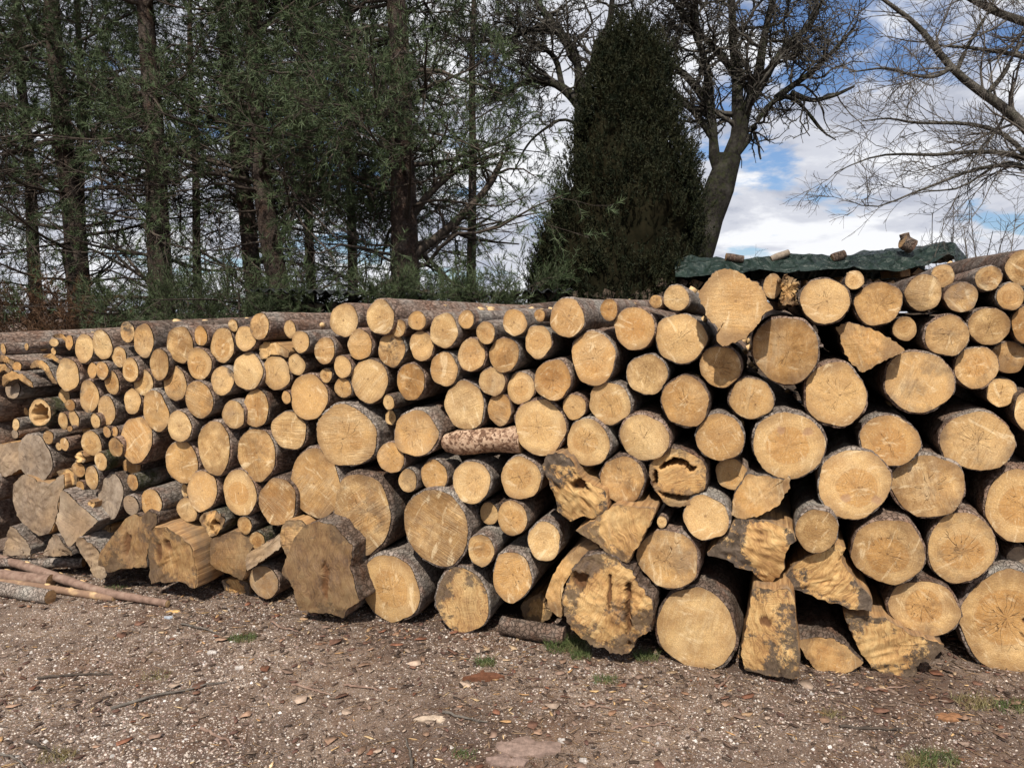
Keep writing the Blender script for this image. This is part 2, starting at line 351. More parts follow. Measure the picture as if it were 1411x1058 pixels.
# ------------------------------------------------------------------ log pile
YAW = R(18.5)
AX = np.array((math.sin(YAW), math.cos(YAW), 0)); SX = np.array((math.cos(YAW), -math.sin(YAW), 0)); UP = np.array((0, 0, 1.0))
def face_y(x):
    k = 0.18; return 3.12 + 0.345 * k * math.log1p(math.exp((0.8 - x) / k))
def on_face(px, py, d=0.0):
    """point of the pile's curved front that pixel (px,py) of the photograph meets, moved d along the log axis"""
    dr = ray(px, py); t = 3.4
    for _ in range(12):
        t = face_y(dr[0] * t) / dr[1]
    p = np.array((0, 0, EYE)) + dr * t
    if d:                                            # slide the plane back, stay on the same line of sight
        t2 = t + d / max(0.35, dr @ AX); p = np.array((0, 0, EYE)) + dr * t2
    return p
def to_plane(px, py, p0):
    """local (x,z) in the plane through p0 square to the log axis"""
    dr = ray(px, py); o = np.array((0, 0, EYE)); t = ((p0 - o) @ AX) / (dr @ AX); q = o + dr * t - p0
    return q @ SX, q @ UP
FR = [0.985, 0.93, 0.85, 0.74, 0.62, 0.5, 0.37, 0.25, 0.13, 0.05]
def wood_piece(name, p0, outline, length, o):
    """one log or split: Empty > side (bark or split wood) + cut_end. outline (n,2) local x,z, counter-clockwise seen from -Y. o: options"""
    n = len(outline); big = o.get('pxr', 20) > 17
    e = empty(name, p0, (o.get('pit', 0.0), 0, -YAW + o.get('dyaw', 0.0)))
    seed = o['seed']; rg = np.random.default_rng(seed)
    R0 = float(np.mean(np.linalg.norm(outline, axis=1)))
    bt = o.get('bark_t', 0.05)
    # cut relief: tilt, saw creases, pits
    tx, tz = rg.normal(0, 0.05, 2); creases = []
    for _ in range(o.get('creases', int(rg.integers(0, 3)))):
        a = rg.uniform(0, 6.28); creases.append((math.cos(a), math.sin(a), rg.uniform(-0.1, 0.75) * R0, rg.uniform(-0.16, 0.22)))
    pits = o.get('pits', []); rough = o.get('rough', 0.0012)
    def relief(x, z):
        y = tx * x + tz * z
        for cx, cz, c, s in creases: y = y + np.maximum(0, cx * x + cz * z - c) * s
        q = np.stack([x, z * 0, z], -1)
        fa = seed * 1.7; qf = np.stack([x * math.cos(fa) + z * math.sin(fa), z * 0, (z * math.cos(fa) - x * math.sin(fa)) * 0.22], -1)
        y = y + snoise(q, 95, seed % 97) * rough * 0.5 + snoise(q, 14, seed % 89) * rough * 0.45 + np.abs(snoise(qf, 130, seed % 83)) * rough * 0.9
        rot = np.zeros_like(x); knot = np.zeros_like(x)
        for (cx, cz, rx, rz, dep, *cv) in pits:
            u = (x / R0 - cx) / rx; v = (z / R0 - cz + (cv[0] * u * u if cv else 0)) / rz
            w = snoise(q, 110, 5) * 0.22 + snoise(q, 45, 6) * 0.16
            k = np.clip((1.12 - np.sqrt(u * u + v * v) + w) / 0.22, 0, 1); k = k * k * (3 - 2 * k)
            y = y + dep * k
            if dep > 0.0015: rot = np.maximum(rot, k)
            else: knot = np.maximum(knot, k)
        return y, np.stack([rot, knot])
    fr = list(FR)
    if pits or o.get('fine'): fr = [0.985, 0.95, 0.9, 0.85, 0.8, 0.75, 0.7, 0.64, 0.58, 0.52, 0.46, 0.4, 0.34, 0.28, 0.22, 0.16, 0.1, 0.05]
    elif not big: fr = [0.985, 0.8, 0.55, 0.28]
    an_ = np.arange(n) / n * 2 * np.pi; inner = outline * (1 - bt * (0.85 + 0.45 * np.sin(an_ * 2 + seed) * np.sin(an_ * 3 + seed * 2)))[:, None]
    V = []
    for f in fr:
        V.append(inner * f if f < 0.98 else inner)
    P2 = np.concatenate(V + [np.zeros((1, 2))])
    y, rot = relief(P2[:, 0], P2[:, 1])
    V3 = np.stack([P2[:, 0], y - 0.0015, P2[:, 1]], 1)
    F = []
    for k in range(len(fr) - 1):
        a0 = k * n; b0 = (k + 1) * n
        for i in range(n):
            j = (i + 1) % n; F.append((a0 + i, a0 + j, b0 + j, b0 + i))
    c = len(fr) * n; a0 = (len(fr) - 1) * n
    for i in range(n): F.append((a0 + i, a0 + (i + 1) % n, c))
    cols = np.stack([rot[0], rot[1], rot[0] * 0], 1)
    cut = mesh('cut_end', V3, F, o.get('cut', CUT), e, True, cols)
    cut['rad'] = R0; cut['tone'] = o.get('tone', rg.uniform(0, 1)); cut['heart'] = o.get('heart', 0.0); cut['saw'] = o.get('saw', 0.3)
    cut['crack'] = o.get('crack', 0.0); cut['grey'] = o.get('grey', 0.0); cut['stain'] = o.get('stain', 0.0); cut['rotten'] = o.get('rotten', 0.0); cut['dirt'] = o.get('dirt', float(rg.choice([0, 0.2, 0.4, 0.6, 0.9]))); cut['dark'] = o.get('dark', 0.0); cut['ga'] = o.get('ga', float(rg.uniform(0, 3.14))); cut['ex'] = float(rg.normal(0, 0.07)); cut['ez'] = float(rg.normal(0, 0.07))
    # side: ragged lip, then back along the log
    ys = [0.0, 0.006, 0.03, 0.07, 0.12, 0.18, 0.25, 0.34, 0.45, 0.6, 0.8, 1.1, 1.5, 2.0, 2.6]
    ys = [v for v in ys if v < length * 0.92] + [length]
    if not big: ys = [v for k, v in enumerate(ys) if k in (0, 1) or k % 2 == 0 or k == len(ys) - 1]
    rings = []
    yb, _ = relief(inner[:, 0], inner[:, 1]); rings.append(np.stack([inner[:, 0] * 0.985, yb + 0.006, inner[:, 1] * 0.985], 1))
    yo, _ = relief(outline[:, 0], outline[:, 1])
    ang = np.arctan2(outline[:, 1], outline[:, 0])
    rag = np.abs(snoise(np.stack([outline[:, 0], outline[:, 1] * 0, outline[:, 1]], 1), 90, seed % 31)) * o.get('rag', 0.006)
    flare = o.get('flare', 0.0); bow = rg.normal(0, 0.012, 2); tap = o.get('taper', rg.uniform(0.0, 0.05))
    for k, yv in enumerate(ys):
        s = 1 - tap * yv + flare * (math.exp(-yv / 0.25) - 1)
        if k == 0: s *= 0.99
        q = np.stack([np.cos(ang) * R0, np.full(n, yv), np.sin(ang) * R0], 1)
        bmp = snoise(q, 28, seed % 71) * 0.010 + snoise(q, 75, seed % 61) * 0.007 * (1 if k else 0)
        if k == 0: bmp = bmp * 0.5
        rr = (s + bmp * (o.get('bumpy', 1.0)))[:, None] * outline
        yy = (yo + rag if k == 0 else yo * math.exp(-yv / 0.2) + yv + (rag if k == 1 else 0))
        rings.append(np.stack([rr[:, 0] + bow[0] * yv * yv, yy, rr[:, 1] + bow[1] * yv * yv * 0.5], 1))
    V = np.concatenate(rings); F = []
    for k in range(len(rings) - 1):
        a0 = k * n; b0 = (k + 1) * n
        for i in range(n):
            j = (i + 1) % n; F.append((b0 + i, b0 + j, a0 + j, a0 + i))
    b0 = (len(rings) - 1) * n; F.append(tuple(b0 + i for i in range(n))[::-1])
    mesh(o.get('side_name', 'bark'), V, F, o.get('side', BARK), e)
    return e
def round_outline(w, h, n, rg, irr=1.0, sq=0.0):
    t = np.arange(n) / n * 2 * math.pi
    f = 1 + irr * (0.018 * np.sin(2 * t + rg.uniform(0, 6.3)) + 0.014 * np.sin(3 * t + rg.uniform(0, 6.3)) + 0.009 * np.sin(5 * t + rg.uniform(0, 6.3)) + 0.006 * np.sin(8 * t + rg.uniform(0, 6.3)) + 0.004 * rg.normal(size=n))
    return np.stack([np.cos(t) * w * f, np.sin(t) * h * f], 1)
PILE = []          # records for labels: dict(o=Empty, x, y, r, kind, words)
seedc = [100]
CROPS = {'1': (0, 420, 4.808), '2': (200, 400, 4.808), '3': (400, 390, 4.808), '4': (600, 380, 4.808), 'A': (800, 370, 4.6), 'B': (1080, 310, 3.65),
         'C': (740, 600, 3.112), 'D': (1040, 580, 2.86), '5': (0, 600, 4.07), '6': (200, 580, 4.07), '7': (400, 570, 3.308), '8': (600, 570, 3.308), 'P': (0, 0, 1.0)}
def conv(c, x, y): ox, oy, s = CROPS[c]; return ox + x / s, oy + y / s
def log(c, cx, cy, rx, ry, flags='', **kw):
    s = CROPS[c][2]; px, py = conv(c, cx, cy); rx, ry = rx / s, ry / s
    seedc[0] += 1; sd = seedc[0]; rg = np.random.default_rng(sd)
    d = kw.pop('d', rg.uniform(-0.015, 0.03))
    if 'b' in flags: d += 0.10
    if 'f' in flags: d -= 0.05
    p0 = on_face(px, py, d)
    xl = to_plane(px - rx, py, p0)[0]; xr = to_plane(px + rx, py, p0)[0]; zt = to_plane(px, py - ry, p0)[1]; zb = to_plane(px, py + ry, p0)[1]
    w, h = (xr - xl) / 2 * 1.035, (zt - zb) / 2 * 1.035
    n = kw.pop('n_out') if 'n_out' in kw else 96 if kw.get('fine') else 52 if ry > 34 else 44 if ry > 17 else 28 if ry > 9 else 18
    ol = round_outline(w, h, n, rg, kw.pop('irr', 1.7))
    o = dict(seed=sd, pxr=ry, dyaw=rg.normal(0, R(1.6)), pit=rg.normal(0, R(0.8)), saw=float(rg.uniform(0.1, 0.8)), crack=float(rg.choice([0, 0.5, 0.9, 1.1])),
             heart=float(rg.choice([0, 0, 0.4, 0.7])), tone=float(rg.uniform(0, 0.9)), stain=float(rg.choice([0, 0, 0, 0.5])), grey=float(rg.choice([0, 0, 0.12, 0.3])),
             side=[BARK, BARK, BARK_GREY, BARK_DARK][int(rg.integers(0, 4))], rag=0.017, bumpy=1.8, bark_t=float(rg.uniform(0.045, 0.08)))
    if 'h' in flags: o.update(heart=1.0, saw=0.2, tone=0.25, grey=0.0)
    if 's' in flags: o.update(saw=1.5, crack=0.0)
    if 'c' in flags: o.update(crack=1.3)
    if 'g' in flags: o.update(grey=1.0, crack=0.8)
    if 'm' in flags: o.update(side=BARK_MOSS)
    if 'd' in flags: o.update(side=BARK_DARK)
    if 'y' in flags: o.update(side=BARK_GREY)
    if 't' in flags: o.update(stain=1.3)
    if 'w' in flags: o.update(grey=0.55, tone=0.6)
    if 'p' in flags: o.update(tone=0.0, stain=0.0, grey=0.0)
    if 'o' in flags: o.update(tone=1.0)
    o.update(kw); L = o.pop('L', float(rg.uniform(2.4, 2.9)) if ry > 9 else float(rg.uniform(1.3, 2.2)))
    nm = o.pop('name', 'log'); label = o.pop('label', None); mark = o.pop('mark', None)
    e = wood_piece(nm, p0, ol, L, o)
    PILE.append(dict(o=e, x=px, y=py, r=ry, R=(w + h) / 2, opt=o, label=label, mark=mark, kind='round')); return e
def poly(c, pts, label, mark=None, name='split_log', L=1.0, d=0.0, n=72, jag=0.006, **kw):
    P = [conv(c, *p) for p in pts]; xs = [p[0] for p in P]; ys = [p[1] for p in P]
    cx = (min(xs) + max(xs)) / 2; cy = (min(ys) + max(ys)) / 2
    if 'cen' in kw: cx, cy = conv(c, *kw.pop('cen'))
    seedc[0] += 1; sd = seedc[0]; rg = np.random.default_rng(sd)
    p0 = on_face(cx, cy, d); Q = np.array([to_plane(a, b, p0) for a, b in P])
    if (Q[:, 0] * np.roll(Q[:, 1], -1) - Q[:, 1] * np.roll(Q[:, 0], -1)).sum() < 0: Q = Q[::-1]
    seg = np.linalg.norm(np.roll(Q, -1, 0) - Q, axis=1); cum = np.concatenate([[0], np.cumsum(seg)]); Q2 = np.vstack([Q, Q[:1]])
    t = np.arange(n) / n * cum[-1]; ol = np.stack([np.interp(t, cum, Q2[:, 0]), np.interp(t, cum, Q2[:, 1])], 1)
    ol = (ol + 0.25 * (np.roll(ol, 1, 0) + np.roll(ol, -1, 0))) / 1.5
    ol += rg.normal(size=ol.shape) * jag * 0.35 + snoise(np.stack([ol[:, 0], ol[:, 0] * 0, ol[:, 1]], 1), 55, sd % 13)[:, None] * jag * 0.5
    o = dict(seed=sd, pxr=30, fine=True, saw=0.35, crack=0.0, heart=0.0, tone=0.7, stain=0.6, grey=0.2, side=SPLIT, side_name='split_side', bark_t=0.012, rough=0.0035, rag=0.006, creases=6, bumpy=1.5)
    o.update(kw)
    if 'rotten' not in o: o['rotten'] = min(0.9, 0.15 + 0.7 * o['stain']) if o['grey'] < 0.9 else 0.15
    o.setdefault('dirt', 0.25); o.setdefault('ga', float(rg.normal(0.1, 0.35)))
    if o['side'] is not SPLIT: o['side_name'] = 'bark'
    cat = o.pop('cat', 'split log'); e = wood_piece(name, p0, ol, L, o)
    tag(e, label, cat, 'split and broken pieces among the logs')
    PILE.append(dict(o=e, x=cx, y=cy, r=0, opt=o, label=label, mark=mark, kind='poly')); return e

# ---- round logs, read row by row; c, centre x, y, half width, half height in the working crop
LOGS = [
 # crop 1 : far end of the pile
 ('1', 22, 292, 16, 40, ''), ('1', 177, 278, 13, 24, ''), ('1', 358, 250, 28, 28, ''), ('1', 355, 308, 16, 26, ''), ('1', 460, 248, 24, 50, 'o'),
 ('1', 560, 287, 62, 100, 'p'), ('1', 680, 265, 62, 100, 'p'), ('1', 845, 180, 42, 70, 't'), ('1', 953, 240, 66, 112, 'c'),
 ('1', 790, 345, 48, 70, ''), ('1', 865, 430, 52, 85, 'h'), ('1', 612, 435, 32, 52, ''), ('1', 677, 435, 37, 62, ''), ('1', 450, 465, 75, 115, ''),
 ('1', 740, 515, 46, 82, 'h'), ('1', 1055, 395, 68, 105, 's'), ('1', 950, 517, 62, 88, ''), ('1', 592, 603, 67, 110, 't'), ('1', 687, 560, 22, 38, 'bo'),
 ('1', 425, 603, 38, 50, 'b'), ('1', 465, 665, 35, 40, 'o'), ('1', 705, 700, 62, 103, ''), ('1', 872, 640, 55, 87, ''), ('1', 418, 768, 36, 58, 'p'),
 ('1', 490, 755, 38, 60, ''), ('1', 462, 820, 17, 18, ''), ('1', 632, 770, 32, 52, 'p'), ('1', 1030, 705, 83, 140, 'c'), ('1', 172, 705, 12, 28, 'b'),
 ('1', 105, 793, 22, 42, 'py'), ('1', 82, 560, 47, 62, 'gc'), ('1', 114, 408, 33, 30, 'o'), ('1', 573, 825, 30, 40, 'b'), ('1', 605, 920, 62, 85, ''),
 ('1', 320, 877, 32, 47, 'c'), ('1', 428, 922, 28, 45, ''), ('1', 390, 937, 18, 27, ''), ('1', 395, 997, 38, 50, 'b'), ('1', 710, 842, 29, 38, 'o'),
 ('1', 762, 840, 25, 33, 'o'), ('1', 900, 895, 110, 155, 'so'), ('1', 765, 942, 45, 68, ''), ('1', 25, 865, 20, 40, 'bg'), ('1', 100, 855, 25, 30, 'bg'),
 # crop 2
 ('2', 232, 360, 92, 128, 's'), ('2', 370, 303, 43, 70, 'o'), ('2', 512, 365, 90, 115, 'h'), ('2', 580, 233, 32, 43, ''), ('2', 665, 318, 64, 88, ''),
 ('2', 758, 238, 66, 90, 't'), ('2', 960, 258, 40, 63, ''), ('2', 1030, 342, 62, 77, ''), ('2', 193, 615, 72, 117, ''), ('2', 357, 485, 80, 105, ''),
 ('2', 355, 725, 92, 122, 's'), ('2', 512, 598, 74, 97, 't'), ('2', 680, 538, 98, 122, 'p'), ('2', 866, 550, 92, 110, ''), ('2', 1005, 493, 60, 72, 'd'),
 ('2', 935, 710, 32, 43, ''), ('2', 1085, 705, 118, 147, ''), ('2', 585, 822, 70, 98, ''), ('2', 735, 780, 82, 130, 's'), ('2', 228, 902, 72, 107, 'p'),
 ('2', 955, 930, 112, 125, 's'),
 # crop 3
 ('3', 355, 247, 93, 115, 'p'), ('3', 595, 225, 95, 117, 'tp'), ('3', 228, 447, 68, 90, 's'), ('3', 462, 407, 82, 102, ''), ('3', 718, 300, 48, 57, 'p'),
 ('3', 840, 250, 62, 62, ''), ('3', 1017, 317, 95, 117, ''), ('3', 345, 555, 56, 75, ''), ('3', 672, 440, 90, 112, 't'), ('3', 872, 415, 80, 100, ''),
 ('3', 238, 612, 40, 50, 'h'), ('3', 350, 695, 55, 68, ''), ('3', 525, 650, 120, 148, 's'), ('3', 798, 653, 95, 125, 'o'), ('3', 1018, 570, 95, 112, ''),
 ('3', 652, 790, 38, 50, 's'), ('3', 665, 890, 35, 50, 'b'),
 # crop 4
 ('4', 205, 290, 52, 63, 'y'), ('4', 333, 378, 63, 75, 'y'), ('4', 524, 310, 77, 88, 'y'), ('4', 690, 262, 38, 42, 'o'), ('4', 872, 277, 112, 135, 'y'),
 ('4', 1150, 225, 58, 72, 'o'), ('4', 242, 525, 92, 115, ''), ('4', 455, 525, 98, 117, 'y'), ('4', 680, 437, 90, 110, 'y'), ('4', 1045, 545, 148, 178, ''),
 ('4', 375, 700, 85, 98, 's'), ('4', 565, 742, 98, 105, ''), ('4', 778, 690, 118, 137, 'o'), ('4', 195, 860, 130, 165, 'p'), ('4', 425, 888, 85, 103, 'so'),
 ('4', 920, 868, 80, 85, ''), ('P', 744, 588, 35.5, 38.5, 'c'),
 # crop A
 ('A', 343, 378, 132, 135, ''), ('A', 608, 187, 84, 84, 'y'), ('A', 478, 210, 40, 42, ''), ('A', 632, 445, 160, 160, ''), ('A', 1215, 112, 60, 78, 'b'),
 ('A', 420, 670, 128, 130, 'p'), ('A', 885, 620, 130, 134, 'c'), ('P', 1083, 483, 46, 47, 'cs'), ('A', 185, 855, 140, 135, 'p'), ('A', 663, 845, 155, 162, 'd'),
 ('A', 1080, 825, 148, 130, 'cs'), ('P', 887, 603, 35, 33, 'p'), ('P', 992, 602, 33, 34, 'y'), ('8', 697, 130, 103, 108, 'p'),
 # crop B
 ('B', 208, 383, 128, 118, ''), ('B', 475, 397, 122, 110, ''), ('B', 355, 277, 50, 47, 'dL'), ('B', 702, 340, 95, 90, ''), ('B', 800, 255, 62, 57, 'bL'),
 ('B', 893, 363, 82, 77, 'w'), ('B', 1030, 268, 68, 65, 'L'), ('B', 1210, 215, 95, 92, 'L'), ('B', 1140, 360, 72, 68, ''), ('B', 607, 522, 60, 62, ''),
 ('B', 820, 555, 112, 108, ''), ('B', 1032, 508, 108, 95, ''), ('B', 1225, 500, 82, 95, ''), ('B', 680, 790, 182, 155, 's'), ('B', 258, 855, 158, 165, ''),
 ('B', 967, 717, 115, 105, ''), ('B', 1130, 665, 90, 80, 'b'), ('B', 1095, 840, 80, 70, 'b'), ('D', 877, 80, 155, 112, 'cs'), ('B', 1240, 940, 82, 100, ''),
 ('D', 530, 80, 121, 102, 'c'),
 # crop D
 ('D', 390, 250, 145, 140, 'hk'), ('D', 680, 255, 150, 128, 'cs'), ('D', 1055, 330, 150, 148, 'h'), ('D', 245, 432, 88, 87, 'fp'), ('D', 527, 515, 142, 135, 'hc'),
 ('D', 812, 500, 135, 143, 'hc'), ('D', 667, 737, 140, 107, 'hc'), ('D', 1040, 540, 50, 45, 'gb'),
 # crop C
 ('C', 365, 188, 100, 102, ''), ('C', 725, 350, 100, 95, 'y'), ('C', 835, 165, 70, 68, 'b'), ('C', 563, 530, 130, 128, 'c'), ('C', 680, 832, 181, 176, 's'), ('C', 535, 370, 22, 25, ''),
 # crop 5
 ('5', 620, 340, 78, 125, 'gt'), ('5', 735, 390, 48, 55, 'g'), ('5', 850, 378, 60, 78, ''), ('5', 745, 262, 33, 47, 'm'), ('5', 565, 145, 35, 52, 'mp'),
 ('5', 515, 235, 35, 65, ''), ('5', 440, 190, 36, 42, 'o'), ('5', 450, 287, 22, 35, ''), ('5', 740, 170, 55, 50, 'bo'), ('5', 578, 222, 32, 35, 'b'),
 # crop 6
 ('6', 235, 500, 55, 68, '') , ('6', 205, 230, 100, 118, ''), ('6', 385, 150, 100, 150, 'p'), ('6', 625, 185, 108, 148, 's'), ('6', 320, 390, 88, 115, ''),
 ('6', 533, 403, 93, 128, 'h'), ('6', 745, 452, 104, 135, 's'), ('6', 558, 585, 35, 50, 'dh'), ('6', 628, 670, 42, 52, 'mh'), ('6', 665, 900, 78, 93, 'w'), ('6', 222, 390, 18, 42, 'b'),
 # crop 7
 ('7', 575, 88, 105, 103, 'c'), ('7', 115, 320, 120, 158, 's'), ('7', 458, 200, 62, 70, ''), ('7', 535, 305, 42, 52, ''), ('7', 655, 280, 60, 75, 'y'),
 # crop 8
 ('8', 165, 310, 88, 95, 'y'), ('8', 390, 293, 92, 100, ''), ('8', 245, 455, 40, 55, 'b'), ('8', 348, 478, 68, 85, ''), ('8', 208, 622, 60, 75, 'hy'),
 ('8', 495, 580, 75, 88, 'py'), ('8', 348, 740, 92, 115, 'c'),
 # just outside the frame, so that the pile goes on
 ('P', 1452, 415, 34, 32, 'L'), ('P', 1455, 480, 30, 30, ''), ('P', 1470, 620, 44, 42, ''), ('P', 1495, 540, 42, 40, ''), ('P', 1480, 715, 48, 46, ''), ('P', 1510, 815, 52, 52, ''),
 ('P', 1535, 440, 42, 40, 'L'), ('P', 1560, 640, 44, 44, ''), ('P', 1580, 740, 46, 46, ''), ('P', 1490, 905, 34, 32, ''),
 ('P', -14, 505, 12, 22, ''), ('P', -24, 560, 15, 24, ''), ('P', -20, 610, 14, 24, 'g'), ('P', -16, 665, 16, 26, 'g'), ('P', -30, 720, 16, 28, 'g'), ('P', -40, 480, 12, 20, ''),
]
for r in LOGS: log(*r, **({'L': 1.25} if 'L' in r[5] else {'fine': True, 'pits': [(-0.2, -0.40, 0.12, 0.10, 0.001), (0.60, -0.40, 0.12, 0.10, 0.001)]} if 'k' in r[5] else {}))
# ---- round pieces that stand out
log('1', 260, 715, 72, 88, 'm', pits=[(0.08, -0.05, 0.58, 0.52, 0.30)], fine=True, tone=0.1, label='small hollow log with a rotten brown hole in its end, mossy bark', mark='the small hollow mossy log')
log('C', 603, 178, 120, 128, 'o', pits=[(-0.02, 0.52, 0.50, 0.085, 0.28, 0.22), (0.42, 0.26, 0.16, 0.05, 0.2, -0.1), (0.06, -0.72, 0.62, 0.075, 0.25, -0.16), (-0.74, -0.1, 0.07, 0.25, 0.1)], n_out=120, fine=True, rag=0.016, stain=0.6, side=BARK_DARK, irr=2.2,
    rotten=0.55, label='rotten log with torn crescent hollows across its orange end', mark='the rotten hollow log')
log('5', 195, 125, 98, 130, 'g', stain=0.3, tone=0.9, label='big weathered grey log end with fine cracks, near the far end of the pile', mark='the big grey weathered log')
log('7', 255, 100, 133, 148, 'cs', fine=True, irr=1.8, heart=0.4, label='huge pale log with a torn flat lower edge, largest of the middle rows', mark='the huge torn-edged log')
log('7', 330, 455, 135, 185, 's', crack=1.2, irr=1.5, saw=1.6, label='large oval log with star-shaped pale rays and grey bark flank', mark='the large star-rayed log')
log('7', 665, 520, 148, 180, 's', crack=0.3, irr=1.6, saw=1.9, label='large coarse-sawn oval log leaning over the two bottom logs', mark='the coarse-sawn oval log')
log('7', 451, 800, 145, 155, 'h', heart=0.8, side=BARK_GREY, label='thick log on the ground with reddish outer ring and rough grey bark', mark='the thick ringed ground log')
log('8', 120, 850, 122, 150, 't', stain=1.6, grey=0.5, side=BARK_GREY, rotten=0.75, label='thick log on the ground, its end half orange and half blackened', mark='the half-blackened ground log')
log('P', 1086, 613, 49.5, 48, 'h', fine=True, pits=[(-0.2, 0.40, 0.10, 0.09, 0.001), (0.50, 0.40, 0.12, 0.10, 0.001)], irr=1.6, label='pale log with a wide ring and two dark knots near its top', mark='the two-knot pale log')
log('P', 1393, 857, 73, 71, 'h', pits=[(0.32, 0.05, 0.10, 0.09, 0.02)], fine=True, crack=1.2, irr=1.4, label='very thick ground log with cracked pith, cut off by the picture edge', mark='the very thick cracked log')

# ---- split, forked and broken pieces
poly('A', [(735, 160), (800, 80), (850, 20), (910, 0), (990, 8), (1060, 55), (1130, 90), (1165, 150), (1190, 210), (1225, 255), (1160, 290), (1130, 350), (1075, 410), (1040, 445), (960, 475), (900, 495), (878, 470), (865, 420), (878, 370), (840, 330), (805, 305), (790, 250), (760, 210)],
     'broad flared butt slice with jagged pointed lower edge, on the top row', 'the flared butt slice', 'butt_slice', L=0.5, d=-0.12, n=110, tone=0.55, stain=0.0, grey=0.0, saw=0.7, heart=0.2, rotten=0.0, rough=0.0012, side=BARK_DARK, creases=1, cen=(985, 220), cat='log slice')
poly('B', [(262, 510), (300, 497), (360, 492), (430, 515), (500, 548), (560, 590), (608, 635), (540, 665), (470, 700), (395, 748), (340, 705), (310, 650), (290, 570)],
     'quarter-split log with reddish wedge-shaped end pointing down', 'the reddish quarter wedge', L=1.6, tone=1.0, stain=0.2, grey=0.0, saw=0.8, side=BARK_DARK, cen=(400, 610), rough=0.002)
poly('C', [(905, 160), (980, 175), (1058, 190), (1090, 180), (1085, 220), (1040, 300), (960, 340), (900, 355), (830, 345), (840, 250), (880, 200)],
     'quarter-split log with orange fan-shaped end beside the mossy log', 'the orange fan split', L=1.4, tone=0.9, stain=0.1, grey=0.0, side=BARK_DARK, cen=(950, 260), rough=0.002)
poly('C', [(22, 120), (45, 80), (90, 68), (150, 100), (190, 190), (290, 240), (300, 320), (260, 362), (180, 356), (120, 385), (75, 340), (75, 280), (50, 200)],
     'forked split chunk with a rotten knot hole and black stain', 'the forked knotty chunk', L=0.6, d=-0.06, stain=1.3, pits=[(0.12, 0.28, 0.25, 0.16, 0.05)], cen=(165, 250), rough=0.007)
poly('C', [(155, 415), (240, 365), (340, 290), (430, 305), (510, 315), (490, 370), (440, 460), (385, 555), (310, 510), (250, 465), (190, 430)],
     'angular split chunk with a pointed grey tip and pale upper edge', 'the angular split chunk', L=0.8, d=-0.08, stain=0.7, rough=0.004, cen=(360, 410))
poly('C', [(130, 640), (150, 570), (200, 520), (262, 500), (330, 530), (400, 570), (440, 640), (490, 700), (500, 770), (480, 850), (420, 890), (390, 945), (345, 950), (290, 930), (220, 900), (160, 850), (125, 780), (108, 700)],
     'huge rotten orange stump on the ground with torn vertical ridges', 'the huge rotten stump', 'rotten_stump', L=0.9, d=-0.10, n=120, tone=1.0, stain=1.0, rotten=0.75, pits=[(0.42, -0.1, 0.06, 0.7, 0.04), (-0.62, 0.45, 0.16, 0.2, 0.04), (0.02, 0.25, 0.035, 0.4, 0.02)], jag=0.010, rough=0.006, saw=1.2, side=BARK_DARK, cat='stump')
poly('C', [(262, 478), (275, 500), (215, 520), (150, 580), (112, 640), (105, 700), (110, 785), (70, 760), (32, 690), (60, 610), (110, 530), (180, 480)],
     'pale curved shell of wood leaning around the huge rotten stump', None, 'wood_shell', L=0.6, d=-0.02, tone=0.8, stain=0.2, grey=0.0, cen=(100, 630), rough=0.004, cat='wood shell')
poly('P', [(971, 762), (1000, 738), (1012, 716), (1050, 720), (1092, 730), (1098, 742), (1082, 762), (1080, 795), (1058, 812), (1045, 800), (1036, 788), (1020, 783), (1000, 772)],
     'black-stained ragged split chunk with drooping lower flap', 'the black-stained ragged chunk', L=0.9, d=-0.03, stain=2.0, tone=1.0, rough=0.007, grey=0.25, cen=(1048, 755))
poly('P', [(1036, 811), (1055, 815), (1087, 810), (1094, 825), (1098, 860), (1103, 934), (1080, 932), (1024, 929), (1020, 905), (1030, 860)],
     'upright square-cut block with a dark knot, standing on the ground', 'the upright block', 'wood_block', L=0.7, d=-0.10, stain=1.0, saw=0.9, tone=0.6, pits=[(-0.15, 0.28, 0.13, 0.12, 0.008)], rough=0.003, cat='wood block')
poly('D', [(105, 640), (120, 600), (170, 555), (230, 520), (330, 488), (360, 500), (345, 555), (400, 640), (460, 690), (463, 748), (380, 735), (250, 700)],
     'long triangular split with dark lower side above the ground wedges', 'the dark triangular split', L=1.2, d=0.0, stain=1.2, tone=0.8, rough=0.006, cen=(290, 630))
poly('D', [(165, 862), (230, 850), (300, 855), (380, 905), (438, 955), (390, 985), (330, 1010), (290, 1008), (240, 985), (200, 930)],
     'half-round split with bark on top, lying next to the upright block', None, L=1.3, d=0.0, tone=0.7, stain=0.2, grey=0.0, heart=0.7, side=BARK_DARK, rough=0.002)
poly('D', [(350, 748), (480, 765), (600, 830), (742, 880), (715, 940), (635, 955), (645, 1000), (570, 1015), (490, 1003), (430, 920), (390, 850)],
     'broad torn split with pale top edge under the oval ringed log', 'the broad torn split', L=0.9, d=-0.03, stain=1.0, grey=0.3, tone=0.6, rough=0.006, cen=(540, 890), jag=0.010)
poly('8', [(395, 860), (440, 835), (485, 812), (500, 880), (530, 905), (520, 940), (455, 955), (410, 935), (390, 895)],
     'dim split chunk wedged behind the huge rotten stump', None, L=0.8, d=0.22, stain=0.7, tone=0.8)
poly('8', [(0, 352), (60, 352), (110, 380), (165, 425), (140, 455), (120, 480), (60, 440), (0, 400)],
     'orange wood slab showing behind the coarse-sawn oval log', None, L=0.9, d=0.16, tone=1.0, stain=0.0, cen=(80, 420))
